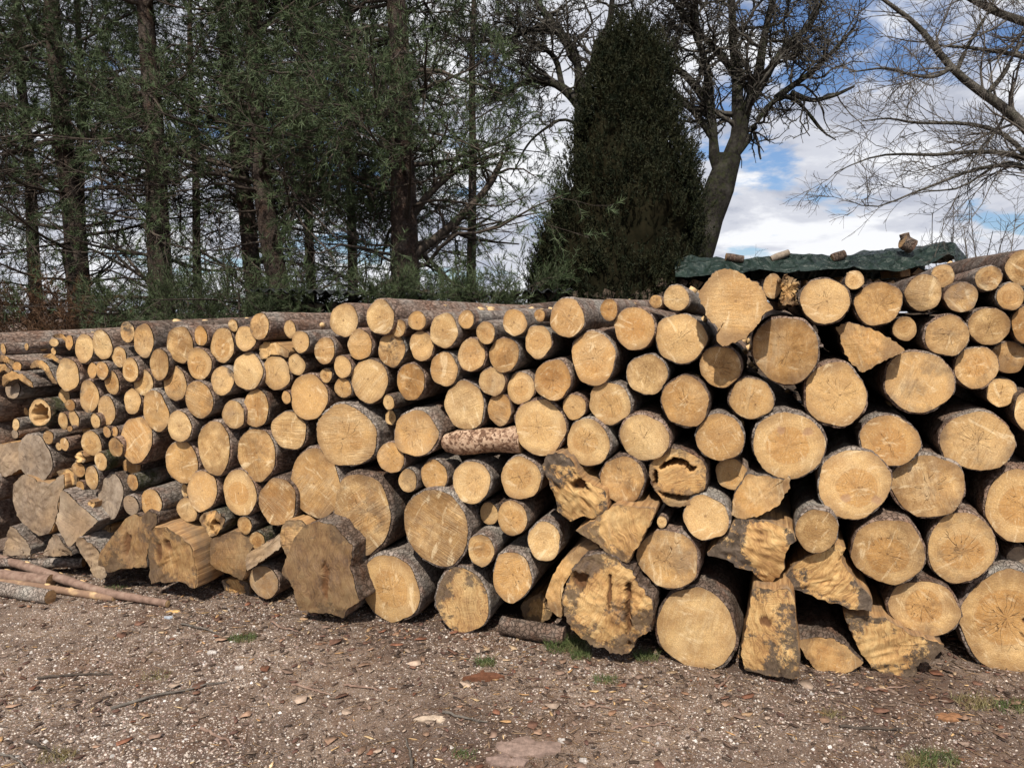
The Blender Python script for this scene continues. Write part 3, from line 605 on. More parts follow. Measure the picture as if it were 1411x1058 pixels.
poly('2', [(757, 365), (795, 342), (860, 342), (905, 370), (955, 402), (948, 450), (880, 428), (835, 418), (810, 450), (775, 465), (755, 420)],
     'bent flat split slab lying under the top row', None, L=1.5, d=0.02, tone=0.8, stain=0.3, cen=(820, 395), n=48)
poly('5', [(0, 50), (60, 40), (102, 45), (98, 190), (50, 225), (-60, 240), (-60, 60)], 'grey weathered block at the far end beside the big grey log', None, 'wood_block', L=0.8, grey=1.2, tone=1, side=SPLIT, cat='wood block')
poly('5', [(15, 285), (80, 225), (130, 230), (200, 262), (270, 270), (330, 215), (348, 290), (325, 350), (328, 460), (310, 540), (240, 555), (170, 520), (90, 460), (60, 400), (30, 340)],
     'broad grey split slab with two upward prongs', 'the broad grey pronged slab', L=0.6, dark=0.2, d=-0.04, grey=1.2, stain=0.3, saw=0.9, rough=0.005, cen=(200, 390))
poly('5', [(330, 320), (355, 305), (420, 360), (480, 420), (550, 480), (480, 545), (405, 625), (370, 560), (325, 480), (335, 390)],
     'pale grey triangular split pointing down, bark on its upper side', 'the pale grey triangle split', L=0.9, d=-0.08, grey=1.1, stain=0.0, side=BARK_GREY, saw=0.8, rough=0.002)
poly('5', [(20, 672), (35, 600), (60, 505), (110, 545), (150, 620), (155, 675)], 'grey wedge with furrowed bark near the far ground poles', None, L=1.0, grey=1.2, side=BARK_GREY, rough=0.003, d=-0.05)
poly('5', [(225, 675), (260, 610), (300, 550), (330, 560), (360, 620), (385, 680)], 'grey wedge behind the horizontal ground pole', None, L=1.0, grey=1.2, stain=0.3, side=BARK_GREY, rough=0.003, d=-0.05)
poly('5', [(315, 195), (385, 190), (430, 215), (432, 270), (350, 295), (338, 240)], 'dark flat-split billet above the pale grey triangle', None, L=0.9, grey=0.5, stain=0.8, d=0.03, n=36)
poly('5', [(452, 555), (510, 525), (560, 510), (620, 500), (605, 600), (592, 690), (540, 650)], 'smooth orange-brown slab beside the curved bark slab', None, L=0.8, d=0.05, tone=1.0, stain=0.3)
poly('5', [(435, 600), (450, 562), (485, 562), (535, 620), (575, 690), (605, 780), (570, 815), (530, 780), (500, 720), (465, 660)], 'curved bark-covered slab leaning near the ground pole ends', None, 'bark_slab', L=0.7, d=-0.08, grey=1.0, side=BARK_GREY, cat='bark slab')
poly('5', [(630, 580), (680, 470), (735, 450), (762, 462), (800, 430), (850, 445), (860, 500), (830, 540), (835, 600), (825, 680), (830, 745), (790, 735), (720, 735), (660, 755), (600, 715), (600, 650)],
     'dark heart-topped split butt with orange rot in its middle', 'the heart-topped split butt', 'split_butt', L=0.7, d=-0.07, tone=1.0, stain=1.4, rotten=0.6, dirt=1.4, grey=0.62, dark=0.55, pits=[(-0.1, 0.02, 0.14, 0.3, 0.02)], side=BARK_DARK, rough=0.004, cen=(725, 610))
poly('6', [(20, 620), (60, 590), (130, 590), (220, 650), (262, 700), (285, 760), (295, 850), (300, 935), (270, 930), (230, 900), (180, 895), (130, 905), (70, 900), (40, 915), (15, 860), (10, 720)],
     'broad knotty orange butt with ragged base and flat split flank', 'the knotty orange butt', 'split_butt', L=0.75, d=-0.10, tone=1.0, stain=1.1, rotten=0.6, dirt=1.1, grey=0.5, dark=0.35, pits=[(-0.15, 0.35, 0.13, 0.15, 0.02), (-0.55, 0.1, 0.12, 0.3, 0.01)], rough=0.005, side=SPLIT)
poly('6', [(348, 670), (420, 640), (480, 620), (540, 645), (602, 680), (570, 750), (575, 800), (550, 895), (470, 860), (362, 805)],
     'square-hewn beam end with dark top face near the ground', 'the square-hewn beam end', 'hewn_beam', L=1.3, d=-0.02, tone=0.8, stain=0.9, rotten=0.4, dirt=1.2, grey=0.55, dark=0.5, saw=0.9, rough=0.002, cat='beam')
poly('6', [(575, 742), (640, 705), (700, 670), (760, 620), (802, 600), (790, 660), (745, 720), (650, 790), (580, 835)], 'curved dark bark slab leaning against the forked grey stump', None, 'bark_slab', L=0.7, d=-0.03, grey=0.9, stain=0.5, side=BARK_DARK, cat='bark slab', cen=(680, 720))
poly('6', [(430, 890), (500, 880), (585, 900), (590, 975), (520, 970), (440, 950)], 'small rotten stub lying on the soil under the hewn beam', None, L=0.5, d=0.1, stain=1.4, tone=1.0, n=40)
poly('7', [(-38, 720), (-10, 620), (15, 560), (55, 510), (110, 492), (180, 505), (225, 555), (275, 610), (262, 700), (290, 770), (312, 860), (255, 895), (232, 945), (180, 915), (110, 915), (30, 895), (15, 790)],
     'massive forked grey-brown stump with dark flame-like stain', 'the massive forked stump', 'forked_stump', L=0.55, d=-0.14, n=110, rotten=0.5, dirt=1.5, tone=1.0, stain=1.7, grey=0.85, dark=0.55, side=BARK_DARK, rough=0.004, pits=[(0.15, -0.15, 0.08, 0.4, 0.012)], cat='stump', cen=(130, 730), saw=0.4)
poly('7', [(-45, 600), (-35, 510), (-10, 480), (40, 490), (75, 520), (20, 580), (-15, 660)], 'sawn pale wood plate behind the massive forked stump', None, L=0.5, d=-0.05, saw=2.0, grey=0.6, n=36)
poly('6', [(300, 560), (310, 520), (370, 500), (420, 520), (440, 570), (400, 640), (355, 650), (325, 620)], 'broken log end full of torn fibres, mossy bark on top', 'the fibrous broken log', 'broken_log', L=1.2, d=-0.03, tone=0.9, stain=0.6, side=BARK_MOSS, rough=0.016, pits=[(0.3, 0.0, 0.3, 0.25, 0.04)], n=48, cat='log')
poly('5', [(405, 120), (455, 80), (480, 120), (470, 150), (420, 150)], 'splintered stub end among thin logs above the grey triangle', None, L=1.0, rough=0.012, tone=0.2, n=30, stain=0.9)
poly('5', [(478, 385), (495, 365), (512, 380), (530, 372), (520, 405), (500, 420)], 'small splintered stub above the bark of the grey triangle split', None, L=0.8, rough=0.01, tone=0.2, n=24, d=-0.03)
poly('1', [(0, 500), (28, 460), (85, 438), (150, 460), (190, 510), (208, 550), (170, 535), (140, 500), (95, 492), (45, 515), (5, 545)],
     'arched half-shell of bark and orange wood over a grey log end', 'the orange arched shell', 'bark_slab', L=1.1, d=-0.05, tone=1.0, stain=0.1, grey=0, side=BARK_GREY, cat='bark slab', cen=(92, 468), rough=0.002, n=60)
poly('1', [(190, 400), (240, 365), (285, 370), (325, 410), (345, 470), (372, 530), (335, 520), (310, 470), (280, 425), (240, 415), (200, 425)],
     'arched bark shell lying on the larger orange arched shell', None, 'bark_slab', L=1.0, d=0.0, tone=0.9, stain=0.5, side=BARK_GREY, cat='bark slab', cen=(285, 398), n=60)
poly('1', [(285, 330), (340, 320), (410, 365), (400, 392), (350, 360), (300, 350)], 'thin arched bark shell beneath the small stacked stubs', None, 'bark_slab', L=0.9, d=0.02, tone=0.9, side=BARK, cat='bark slab', n=36)
poly('1', [(-20, 380), (-10, 335), (40, 340), (98, 375), (82, 410), (50, 385), (0, 378)], 'curled orange bark shell at the far end of the pile', None, 'bark_slab', L=0.9, d=0.02, tone=1.0, side=BARK, cat='bark slab', n=40, cen=(35, 362))
poly('1', [(-20, 460), (-15, 400), (20, 395), (72, 430), (60, 450), (20, 432)], 'low orange curved shell beside the larger arched shell', None, 'bark_slab', L=0.9, d=0.0, tone=1.0, side=BARK, cat='bark slab', n=40, cen=(12, 418))
poly('1', [(330, 210), (370, 190), (420, 195), (450, 225), (445, 290), (425, 255), (395, 225), (350, 222)], 'curved orange sliver hooked around the small top stubs', None, 'bark_slab', L=1.2, d=0.04, tone=1.0, side=BARK, cat='bark slab', n=40, cen=(415, 215))
poly('A', [(1262, 60), (1285, 100), (1300, 30), (1315, 60), (1345, 40), (1372, 60), (1378, 130), (1355, 190), (1350, 250), (1285, 245), (1265, 190)],
     'shattered upright log end bristling with pale splinters on the top row', 'the shattered splintery log', 'broken_log', L=0.9, d=-0.03, tone=0.7, stain=0.5, rough=0.02, jag=0.012, cat='log', n=80)

# ------------------------------------------------------------------ trees
def tubes(name, groups, mat, parent):
    """groups: list of (P (K,n,3), r (K,n), sides) -> ONE mesh of K tapered tubes each"""
    Vs, Fs, base = [], [], 0
    for P, rr, s in groups:
        K, n, _ = P.shape
        if K == 0: continue
        T = np.gradient(P, axis=1); T /= np.linalg.norm(T, axis=2, keepdims=True) + 1e-9
        ref = np.where(np.abs(T[..., 2:3]) > 0.9, np.array([1.0, 0, 0]), np.array([0, 0, 1.0]))
        A = np.cross(T, ref); A /= np.linalg.norm(A, axis=2, keepdims=True) + 1e-9; B = np.cross(T, A)
        a = np.arange(s) / s * 2 * np.pi
        V = P[:, :, None, :] + rr[:, :, None, None] * (np.cos(a)[None, None, :, None] * A[:, :, None, :] + np.sin(a)[None, None, :, None] * B[:, :, None, :])
        idx = base + np.arange(K * n * s).reshape(K, n, s)
        a0 = idx[:, :-1]; a1 = np.roll(a0, -1, 2); b0 = idx[:, 1:]; b1 = np.roll(b0, -1, 2)
        Fs.append(np.stack([a0, b0, b1, a1], -1).reshape(-1, 4)); Vs.append(V.reshape(-1, 3)); base += K * n * s
    return mesh(name, np.concatenate(Vs), np.concatenate(Fs), mat, parent)
def grow(P, r, m, lmin, lmax, amin, amax, rg, t0=0.25, t1=1.0, up=0.0, crook=0.12, n=5, rk=0.55, rmin=0.0012, gate=None, rtip=0.35):
    """m side branches on each parent path"""
    K, pn, _ = P.shape
    pi = np.repeat(np.arange(K), m); t = rg.uniform(t0, t1, K * m) * (pn - 1.001)
    i = t.astype(int); f = (t - i)[:, None]
    p0 = P[pi, i] * (1 - f) + P[pi, i + 1] * f; r0 = r[pi, i] * (1 - f[:, 0]) + r[pi, i + 1] * f[:, 0]
    T = P[pi, i + 1] - P[pi, i]; T /= np.linalg.norm(T, axis=1, keepdims=True) + 1e-9
    Nn = rg.normal(size=T.shape); Nn -= (Nn * T).sum(1, keepdims=True) * T; Nn /= np.linalg.norm(Nn, axis=1, keepdims=True)
    a = rg.uniform(amin, amax, K * m)[:, None]; D = T * np.cos(a) + Nn * np.sin(a)
    L = rg.uniform(lmin, lmax, K * m) * (1.15 - 0.5 * t / (pn - 1))
    if gate is not None:
        k = gate(p0, D, rg); p0, D, L, r0 = p0[k], D[k], L[k], r0[k]
    pts = [p0]; step = (L / (n - 1))[:, None]; d = D
    for _ in range(n - 1):
        d = d + rg.normal(size=d.shape) * crook + np.array([0, 0, up]); d /= np.linalg.norm(d, axis=1, keepdims=True)
        pts.append(pts[-1] + d * step)
    Q = np.stack(pts, 1); rb = np.maximum(r0 * rk, rmin); rr = rb[:, None] * np.linspace(1, rtip, n)[None]
    return Q, np.maximum(rr, rmin * 0.7)
def path(pts, Y, n=16, wob=0.0, rg=RNG, r0=0.1, r1=0.05):
    """a limb through photo points (px,py[,dy]) at depth Y"""
    W = np.array([at(p[0], p[1], Y + (p[2] if len(p) > 2 else 0)) for p in pts])
    seg = np.concatenate([[0], np.cumsum(np.linalg.norm(np.diff(W, axis=0), axis=1))]); t = np.linspace(0, seg[-1], n)
    Q = np.stack([np.interp(t, seg, W[:, k]) for k in range(3)], 1)
    Q[1:-1] = (Q[:-2] + 2 * Q[1:-1] + Q[2:]) / 4
    Q += snoise(Q, 5.0, 7)[:, None] * wob
    return Q[None], np.linspace(r0, r1, n)[None]
def needles(name, P, per, ln, w, mat, parent, rg, spread=0.75, upb=0.15, tmin=0.15):
    """needle triangles along twigs P (K,n,3)"""
    K, n, _ = P.shape
    t = rg.uniform(tmin, 1.0, (K, per)) * (n - 1.001); i = t.astype(int); f = (t - i)[..., None]; k = np.arange(K)[:, None]
    a, b = P[k, i], P[k, i + 1]; p0 = a * (1 - f) + b * f
    T = b - a; T /= np.linalg.norm(T, axis=2, keepdims=True) + 1e-9
    D = T + rg.normal(size=T.shape) * spread + np.array([0, 0, upb]); D /= np.linalg.norm(D, axis=2, keepdims=True)
    S_ = np.cross(D, rg.normal(size=D.shape)); S_ /= np.linalg.norm(S_, axis=2, keepdims=True) + 1e-9
    L = ln * rg.uniform(0.7, 1.2, (K, per, 1))
    V = np.stack([p0 - S_ * w / 2, p0 + S_ * w / 2, p0 + D * L], 2).reshape(-1, 3)
    return mesh(name, V, np.arange(len(V)).reshape(-1, 3), mat, parent, smooth=False)
NEED = mat_foliage('pine_needles', (0.034, 0.054, 0.023), (0.060, 0.090, 0.038), (0.105, 0.130, 0.062))
NEED_LOW = mat_foliage('fresh_pine_needles', (0.034, 0.050, 0.022), (0.060, 0.085, 0.036), (0.10, 0.125, 0.06), 3)
NEED_RUST = mat_foliage('rusty_dead_needles', (0.07, 0.035, 0.018), (0.12, 0.06, 0.03), (0.15, 0.09, 0.05), 3)
YEW = mat_foliage('yew_foliage', (0.010, 0.015, 0.008), (0.020, 0.024, 0.012), (0.044, 0.040, 0.020), 3.5)
YEW.node_tree.nodes['Principled BSDF'].inputs['Specular IOR Level'].default_value = 0.08
YEW_IN = mat_foliage('yew_light_block', (0.010, 0.010, 0.006), (0.016, 0.014, 0.008), (0.02, 0.017, 0.01), 3.5)  # dark colour for the light-blocking core added inside each yew
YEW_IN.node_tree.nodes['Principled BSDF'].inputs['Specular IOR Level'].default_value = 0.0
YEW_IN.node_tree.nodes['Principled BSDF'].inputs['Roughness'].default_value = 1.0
def pine(spine, Y, r0, label, seed, dens=1.0, top=7.5, green=NEED, thr=(3.3, 0.50, 0.30), extra=(), reach=2.3):
    """spine: photo points of the trunk from the top of the picture down; it is carried on to the ground and up to the tree top"""
    rg = np.random.default_rng(seed)
    W = [at(px, py, Y) for px, py in spine][::-1]      # low to high
    low = W[0]; d = (W[-1] - W[0]) / max(0.1, (W[-1] - W[0])[2])
    base = low - d * low[2]; base[2] = -0.1; tip = W[-1] + np.array([d[0] * 0.6, 0, 1]) * (top - W[-1][2])
    root = empty('pine_tree', (base[0], base[1], 0.0))
    pts = np.array([base] + W + [tip]) - np.array([base[0], base[1], 0.0])
    seg = np.concatenate([[0], np.cumsum(np.linalg.norm(np.diff(pts, axis=0), axis=1))]); t = np.linspace(0, seg[-1], 36)
    P = np.stack([np.interp(t, seg, pts[:, k]) for k in range(3)], 1); P[:, :2] += np.stack([snoise(P, 1.3, seed), snoise(P, 1.1, seed + 1)], 1) * 0.03
    rr = r0 * (1.25 * np.exp(-t / 0.4) * 0.25 + np.linspace(1.0, 0.3, 36)); P = P[None]; rr = rr[None]
    tubes('trunk', [(P, rr, 14)], TREEBARK, root)
    H = pts[-1][2]; nb = int(42 * dens)
    z = np.sort(np.concatenate([rg.uniform(0.7, 3.2, nb // 2), rg.uniform(2.8, H * 0.98, nb - nb // 2 + int(30 * dens))])); nb = len(z)
    az = rg.uniform(0, 2 * np.pi, nb); fz = np.clip((z - 0.5) / (H - 0.5), 0, 1)
    L = reach * (1.05 - 0.75 * fz) * rg.uniform(0.6, 1.15, nb)
    k = np.interp(z, P[0, :, 2], np.arange(36)); i = np.minimum(k.astype(int), 34); f = (k - i)[:, None]
    b0 = P[0][i] * (1 - f) + P[0][i + 1] * f; D = np.stack([np.cos(az), np.sin(az), rg.uniform(-0.15, 0.45, nb)], 1)
    pl = [b0]; dd = D
    for s in range(8):
        dd = dd + rg.normal(size=dd.shape) * 0.16 + np.array([0, 0, -0.05 if s < 4 else 0.07]); dd /= np.linalg.norm(dd, axis=1, keepdims=True)
        pl.append(pl[-1] + dd * (L / 8)[:, None])
    B = np.stack(pl, 1); br = (np.clip(r0 * 0.15, 0.012, 0.04) * rg.uniform(0.5, 1.2, nb))[:, None] * np.linspace(1, 0.22, 9)[None]
    for q, ra, rb in extra:
        E_, er = path(q, Y, 9, 0.02, rg, ra, rb); B = np.concatenate([B, E_ - np.array([base[0], base[1], 0.0])]); br = np.concatenate([br, er])
    T1, r1 = grow(B, br, 10, 0.3, 0.95, 0.5, 1.2, rg, 0.2, 1.0, 0.02, 0.18, 4, 0.5, 0.0035)
    T2, r2 = grow(T1, r1, 5, 0.12, 0.36, 0.4, 1.1, rg, 0.2, 1.0, 0.05, 0.16, 3, 0.6, 0.0024)
    def greenish(Q):                                   # which twigs are alive: high ones mostly, the middle few, clumped
        zc = Q[:, 0, 2]; n_ = snoise(Q[:, 0], 1.8, seed + 5)
        p = np.where(zc > thr[0], 1.0, np.where(zc > 1.75, thr[1] * 0.5, 0.42)); p = p + n_ * thr[2] * 1.5
        return rg.uniform(0, 1, len(Q)) < p
    a1 = greenish(T1); a2 = greenish(T2)
    keep2 = a2 | (rg.uniform(0, 1, len(T2)) < 0.35)
    tubes('branches', [(B, br, 6), (T1, r1, 3), (T2[keep2], r2[keep2], 3)], PINETWIG, root)
    nd = np.concatenate([T2[a2]]); needles('needles', nd, 26, 0.080, 0.0070, green, root, rg, 0.66, 0.05, 0.35)
    tag(root, label, 'pine tree', 'pine trees behind the log pile'); return root
pine([(70, -40), (75, 60), (88, 200), (100, 300), (105, 400)], 9.2, 0.155, 'thick pine trunk with long bare side branches at the far end', 21, 1.25)
pine([(18, -40), (30, 110), (42, 250), (50, 400)], 10.6, 0.10, 'slender leaning pine nearest the picture corner, thin grey-brown trunk', 22, 0.8)
pine([(108, -40), (110, 120), (113, 260), (118, 400)], 12.0, 0.09, 'thin pine half hidden behind the thick one at the far end', 23, 0.7)
pine([(200, -40), (205, 80), (215, 220), (222, 410)], 9.0, 0.165, 'straight reddish pine trunk with rough bark, right of the first thick pine', 24, 1.2,
     extra=[([(210, 205), (180, 188), (120, 186), (60, 196), (0, 215)], 0.05, 0.03), ([(215, 205), (260, 215), (300, 222), (335, 235)], 0.04, 0.02)])
pine([(262, -40), (265, 120), (268, 260), (272, 400)], 12.5, 0.085, 'thin distant pine between the straight reddish trunk and the leaning pair', 25, 0.7)
pine([(300, -40), (312, 110), (328, 200), (345, 300), (352, 400)], 9.6, 0.13, 'leaning pine of the crossing pair, its trunk slanting down to the right', 26, 1.2)
pine([(352, -40), (354, 110), (362, 220), (376, 320), (392, 420)], 9.0, 0.15, 'pine with wide root flare, the upright one of the crossing pair', 27, 1.3)
pine([(428, -40), (424, 120), (424, 260), (430, 400)], 11.5, 0.09, 'thin dark pine between the crossing pair and the biggest pine', 28, 1.3, thr=(2.9, 0.95, 0.3))
pine([(545, -40), (550, 60), (552, 200), (556, 300), (560, 400)], 8.8, 0.195, 'biggest pine with a very thick trunk and heavy low limb, mid picture', 29, 1.75, thr=(2.9, 0.85, 0.3),
     extra=[([(572, 350), (610, 322), (650, 285), (680, 250), (702, 200)], 0.06, 0.03), ([(566, 300), (595, 262), (640, 225), (690, 210)], 0.05, 0.02), ([(545, 120), (500, 90), (450, 60)], 0.05, 0.02)], reach=2.5)
pine([(480, -40), (478, 100), (482, 260), (486, 410)], 12.5, 0.10, 'pine mostly hidden in green boughs just left of the biggest pine', 30, 1.4, thr=(2.4, 1.0, 0.3))
pine([(655, -60), (650, 100), (648, 260), (650, 400)], 12.8, 0.10, 'slim pine right of the biggest pine, its boughs against open sky', 31, 0.8)
pine([(-90, -40), (-80, 110), (-70, 250), (-60, 400)], 9.6, 0.15, 'pine standing just past the picture edge, only boughs in view', 32, 1.1)

def small_pine(px, Y, h, w, label, seed, mat, name='young_pine', per=26):
    rg = np.random.default_rng(seed); b = at(px, 430, Y); root = empty(name, (b[0], b[1], 0))
    n = 70; P = np.stack([np.zeros(10), np.zeros(10), np.linspace(-0.05, h, 10)], 1)[None]; r = np.linspace(0.035, 0.01, 10)[None]
    B, br = grow(P, r, n, w * 0.5, w, 0.9, 1.5, rg, 0.05, 1.0, 0.06, 0.15, 6, 0.4, 0.004)
    T, tr = grow(B, br, 12, 0.12, 0.4, 0.4, 1.0, rg, 0.15, 1.0, 0.08, 0.12, 4, 0.5, 0.002)
    tubes('branches', [(P, r, 8), (B, br, 4), (T, tr, 3)], PINETWIG, root)
    needles('needles', T, per, 0.07, 0.0055, mat, root, rg, 0.55, 0.2)
    tag(root, label, 'young pine', 'young pines just behind the pile'); return root
small_pine(45, 8.4, 1.55, 0.9, 'rusty brown dead young pine behind the far end of the pile', 41, NEED_RUST)
small_pine(112, 8.2, 1.45, 0.8, 'rust-tinged young pine beside the dead brown one', 42, NEED_RUST)
small_pine(175, 8.2, 1.5, 0.9, 'young green pine just right of the rust-coloured ones', 43, NEED_LOW)
small_pine(260, 8.0, 1.62, 1.0, 'young green pine under the leaning pine pair', 44, NEED_LOW)
small_pine(330, 7.9, 1.68, 1.0, 'young green pine with pale bare sticks in it', 45, NEED_LOW)
small_pine(420, 8.0, 1.70, 0.9, 'low young green pine left of the biggest trunk', 46, NEED_LOW)
small_pine(535, 7.6, 1.66, 0.8, 'bright green young pine at the foot of the biggest trunk', 47, NEED_LOW)
small_pine(665, 7.6, 1.66, 0.8, 'bright green young pine left of the dark yew', 48, NEED_LOW)
small_pine(595, 7.7, 1.70, 0.9, 'low dark young pine between the bright green two, before the biggest pine', 50, NEED)
small_pine(728, 8.0, 1.78, 0.9, 'dark young pine touching the foot of the tall yew', 54, NEED)
small_pine(-60, 8.4, 1.7, 0.9, 'young green pine past the picture edge at the far end', 49, NEED_LOW)

def yew(px0, px1, top_py, Y, label, seed, count, h_pt=None):
    rg = np.random.default_rng(seed); c = at((px0 + px1) / 2, 430, Y); W = (at(px1, 430, Y)[0] - at(px0, 430, Y)[0]) / 2; H = at(0, top_py, Y)[2]
    root = empty('yew_tree', (c[0], c[1], 0))
    def prof(z, a):                                      # width by height: full low down, tapering, lobed outline
        u = np.clip(z / H, 0, 1); base = np.interp(u, [0, 0.3, 0.5, 0.56, 0.71, 0.877, 0.955, 1.0], [0.90, 0.98, 1.0, 0.95, 0.70, 0.44, 0.22, 0.03])
        q = np.stack([np.cos(a), np.sin(a), z * 0.9], -1)
        return W * base * (1 + 0.12 * snoise(q.reshape(-1, 3), 3.2, seed).reshape(z.shape) + 0.10 * snoise(q.reshape(-1, 3), 9.5, seed + 1).reshape(z.shape)) + 0.02
    P = np.stack([np.zeros(8), np.zeros(8), np.linspace(-0.1, H * 0.9, 8)], 1)[None]; tubes('trunk', [(P, np.linspace(0.13, 0.02, 8)[None], 10)], TREEBARK, root)
    zs = np.linspace(0.05, H * 0.965, 46); a = np.arange(56) / 56 * 2 * np.pi; Z, A = np.meshgrid(zs, a, indexing='ij'); Rr = prof(Z, A) * 0.83
    V = np.stack([np.cos(A) * Rr, np.sin(A) * Rr, Z], -1).reshape(-1, 3); V += rg.normal(size=V.shape) * 0.02
    idx = np.arange(46 * 56).reshape(46, 56); a0 = idx[:-1]; a1 = np.roll(a0, -1, 1); b0 = idx[1:]; b1 = np.roll(b0, -1, 1)
    mesh('light_block_core', V, np.stack([a0, a1, b1, b0], -1).reshape(-1, 4), YEW_IN, root)  # solid dark cone added behind the sprays to stop light passing through
    nc = count // 26; cu = rg.uniform(0, 1, nc) ** 0.85; cz = 0.05 + cu * (H - 0.2); ca = rg.uniform(0, 2 * np.pi, nc); cf = rg.uniform(0.84, 1.09, nc); w_ = rg.integers(0, nc, count)
    dz = np.abs(rg.normal(size=count)) * 0.16; z = np.clip(cz[w_] + dz - 0.10, 0.04, H - 0.04); aa = ca[w_] + rg.normal(size=count) * 0.07 / np.maximum(0.25, 1 - z / H); rr = prof(z, aa) * cf[w_] * rg.uniform(0.90, 1.03, count) * (1 - 0.25 * np.clip(dz - 0.18, 0, 1))
    p0 = np.stack([np.cos(aa) * rr, np.sin(aa) * rr, z], 1)
    D = np.stack([np.cos(aa) * 0.30, np.sin(aa) * 0.30, np.ones(count)], 1) + rg.normal(size=(count, 3)) * 0.20; D /= np.linalg.norm(D, axis=1, keepdims=True)
    L = rg.uniform(0.10, 0.34, count); pts = np.stack([p0 + D * (L * t)[:, None] for t in (0, 0.33, 0.66, 1)], 1)
    needles('foliage', pts, 21, 0.036, 0.0115, YEW, root, rg, 0.75, 0.1)
    tag(root, label, 'yew tree', None); return root
yew(762, 960, 34, 8.6, 'tall dense dark cone-shaped yew behind the middle of the pile', 51, 8500)
yew(912, 962, 215, 8.9, 'short pointed yew tucked against the side of the tall dark yew', 52, 2600)
yew(730, 800, 285, 9.2, 'low dark shrub-like yew at the other foot of the tall yew', 53, 2200)

DARKTWIG = mat_simple('lichened_dark_twig', [(0.022, 0.018, 0.015), (0.055, 0.048, 0.04), (0.13, 0.125, 0.11)], 12)
def mossy_tree(name, base_pts, limbs, Y, label, seed, crown, mat=MOSSBARK, n1=15, n2=12, n3=6):
    rg = np.random.default_rng(seed); B0 = at(*base_pts[-1][:2], Y); o = np.array([B0[0], B0[1], 0.0]); root = empty(name, o)
    Pm, rm = path([p[:2] for p in base_pts], Y, 18, 0.0, rg); rm = np.interp(np.linspace(0, 1, 18), np.linspace(0, 1, len(base_pts)), [p[2] for p in base_pts])[None]
    Pm = Pm - o; Pm[0, -1, 2] = -0.1
    rm = rm * (1 + 0.08 * snoise(Pm[0], 7, seed))[None]
    tubes('trunk', [(Pm, rm, 18)], mat, root)
    Ls = [path(q, Y, 14, 0.035, rg, a, b) for q, a, b in limbs]
    LP = np.concatenate([l[0] for l in Ls]) - o; LR = np.concatenate([l[1] for l in Ls]) * 0.72
    LR = LR * (1 + 0.18 * snoise(LP.reshape(-1, 3), 9, seed + 2).reshape(LR.shape))
    T0, r0 = grow(LP, LR, n1, 0.4, 1.2, 0.5, 1.2, rg, 0.18, 1.0, 0.03, 0.30, 8, 0.45, 0.009, crown)
    T1, r1 = grow(T0, r0, n2, 0.2, 0.6, 0.5, 1.3, rg, 0.15, 1.0, 0.02, 0.36, 6, 0.55, 0.006, crown)
    T2, r2 = grow(T1, r1, n3, 0.05, 0.20, 0.5, 1.3, rg, 0.15, 1.0, 0.03, 0.42, 4, 0.65, 0.005, crown, 0.6)
    tubes('limbs', [(LP, LR, 12)], mat, root)
    tubes('crown_twigs', [(T0, r0, 6), (T1, r1, 4), (T2, r2, 3)], DARKTWIG, root)
    # moss and lichen tufts clinging to the limbs and twigs
    mt = mat_foliage('moss_' + name, (0.022, 0.022, 0.013), (0.038, 0.038, 0.02), (0.075, 0.078, 0.06), 5)
    needles('moss_tufts', np.concatenate([T1[::3, :5], T0[:, :5]]), 30, 0.030, 0.013, mt, root, rg, 1.6, 0.0)
    tag(root, label, 'bare tree', None); return root
def crown_box(Y, xs, ys):                               # keep twigs in a loose ellipsoid, in metres
    a = at(xs[0], ys[1], Y); b = at(xs[1], ys[0], Y); c = (a + b) / 2; h = (b - a) / 2
    return c, h
def gate_for(c, h, o, Y):
    def g(p, D, rg):
        q = p + o + D * 0.15; u = (q[:, 0] - c[0]) / h[0]; v = (q[:, 2] - c[2]) / h[2]; w = (q[:, 1] - Y) / h[0]
        return (u * u + v * v + w * w) < rg.uniform(0.8, 1.25, len(p))
    return g
Ym = 10.5
cc, hh = crown_box(Ym, (850, 1185), (-170, 205)); ob = at(945, 585, Ym) * np.array([1, 1, 0])
mossy_tree('bare_mossy_tree', [(1004, 215, 0.17), (1000, 235, 0.19), (990, 262, 0.165), (981, 290, 0.135), (971, 335, 0.15), (958, 385, 0.165), (948, 480, 0.21), (940, 585, 0.28)],
    [([(996, 250), (988, 215), (984, 180), (978, 150), (958, 118), (930, 95), (900, 70), (872, 40)], 0.11, 0.04),
     ([(1000, 232), (1012, 205), (1018, 180), (1018, 140), (1014, 95), (1008, 40), (1004, -60)], 0.13, 0.05),
     ([(1005, 225), (1022, 190), (1030, 150), (1046, 95), (1062, 20), (1080, -50)], 0.12, 0.04),
     ([(1012, 215), (1034, 190), (1042, 168), (1062, 140), (1082, 128), (1100, 138), (1118, 160), (1136, 190), (1150, 196)], 0.08, 0.012),
     ([(1070, 135), (1092, 118), (1118, 100), (1150, 70), (1175, 40)], 0.07, 0.02), ([(1090, 128), (1120, 140), (1150, 132), (1178, 118)], 0.06, 0.02),
     ([(985, 190), (950, 150), (925, 130), (905, 110), (890, 80)], 0.07, 0.03), ([(978, 150), (975, 90), (960, 30), (950, -40)], 0.09, 0.03),
     ([(1030, 150), (1070, 80), (1120, 30), (1150, -30)], 0.08, 0.03), ([(1016, 110), (985, 60), (940, 20), (900, -30)], 0.08, 0.03)],
    Ym, 'gnarled leafless tree with mossy forked trunk standing behind the tarpaulin', 61, gate_for(cc, hh, ob, Ym))
Yb = 11.5
cc2, hh2 = crown_box(Yb, (590, 880), (-170, 185)); ob2 = at(815, 560, Yb) * np.array([1, 1, 0])
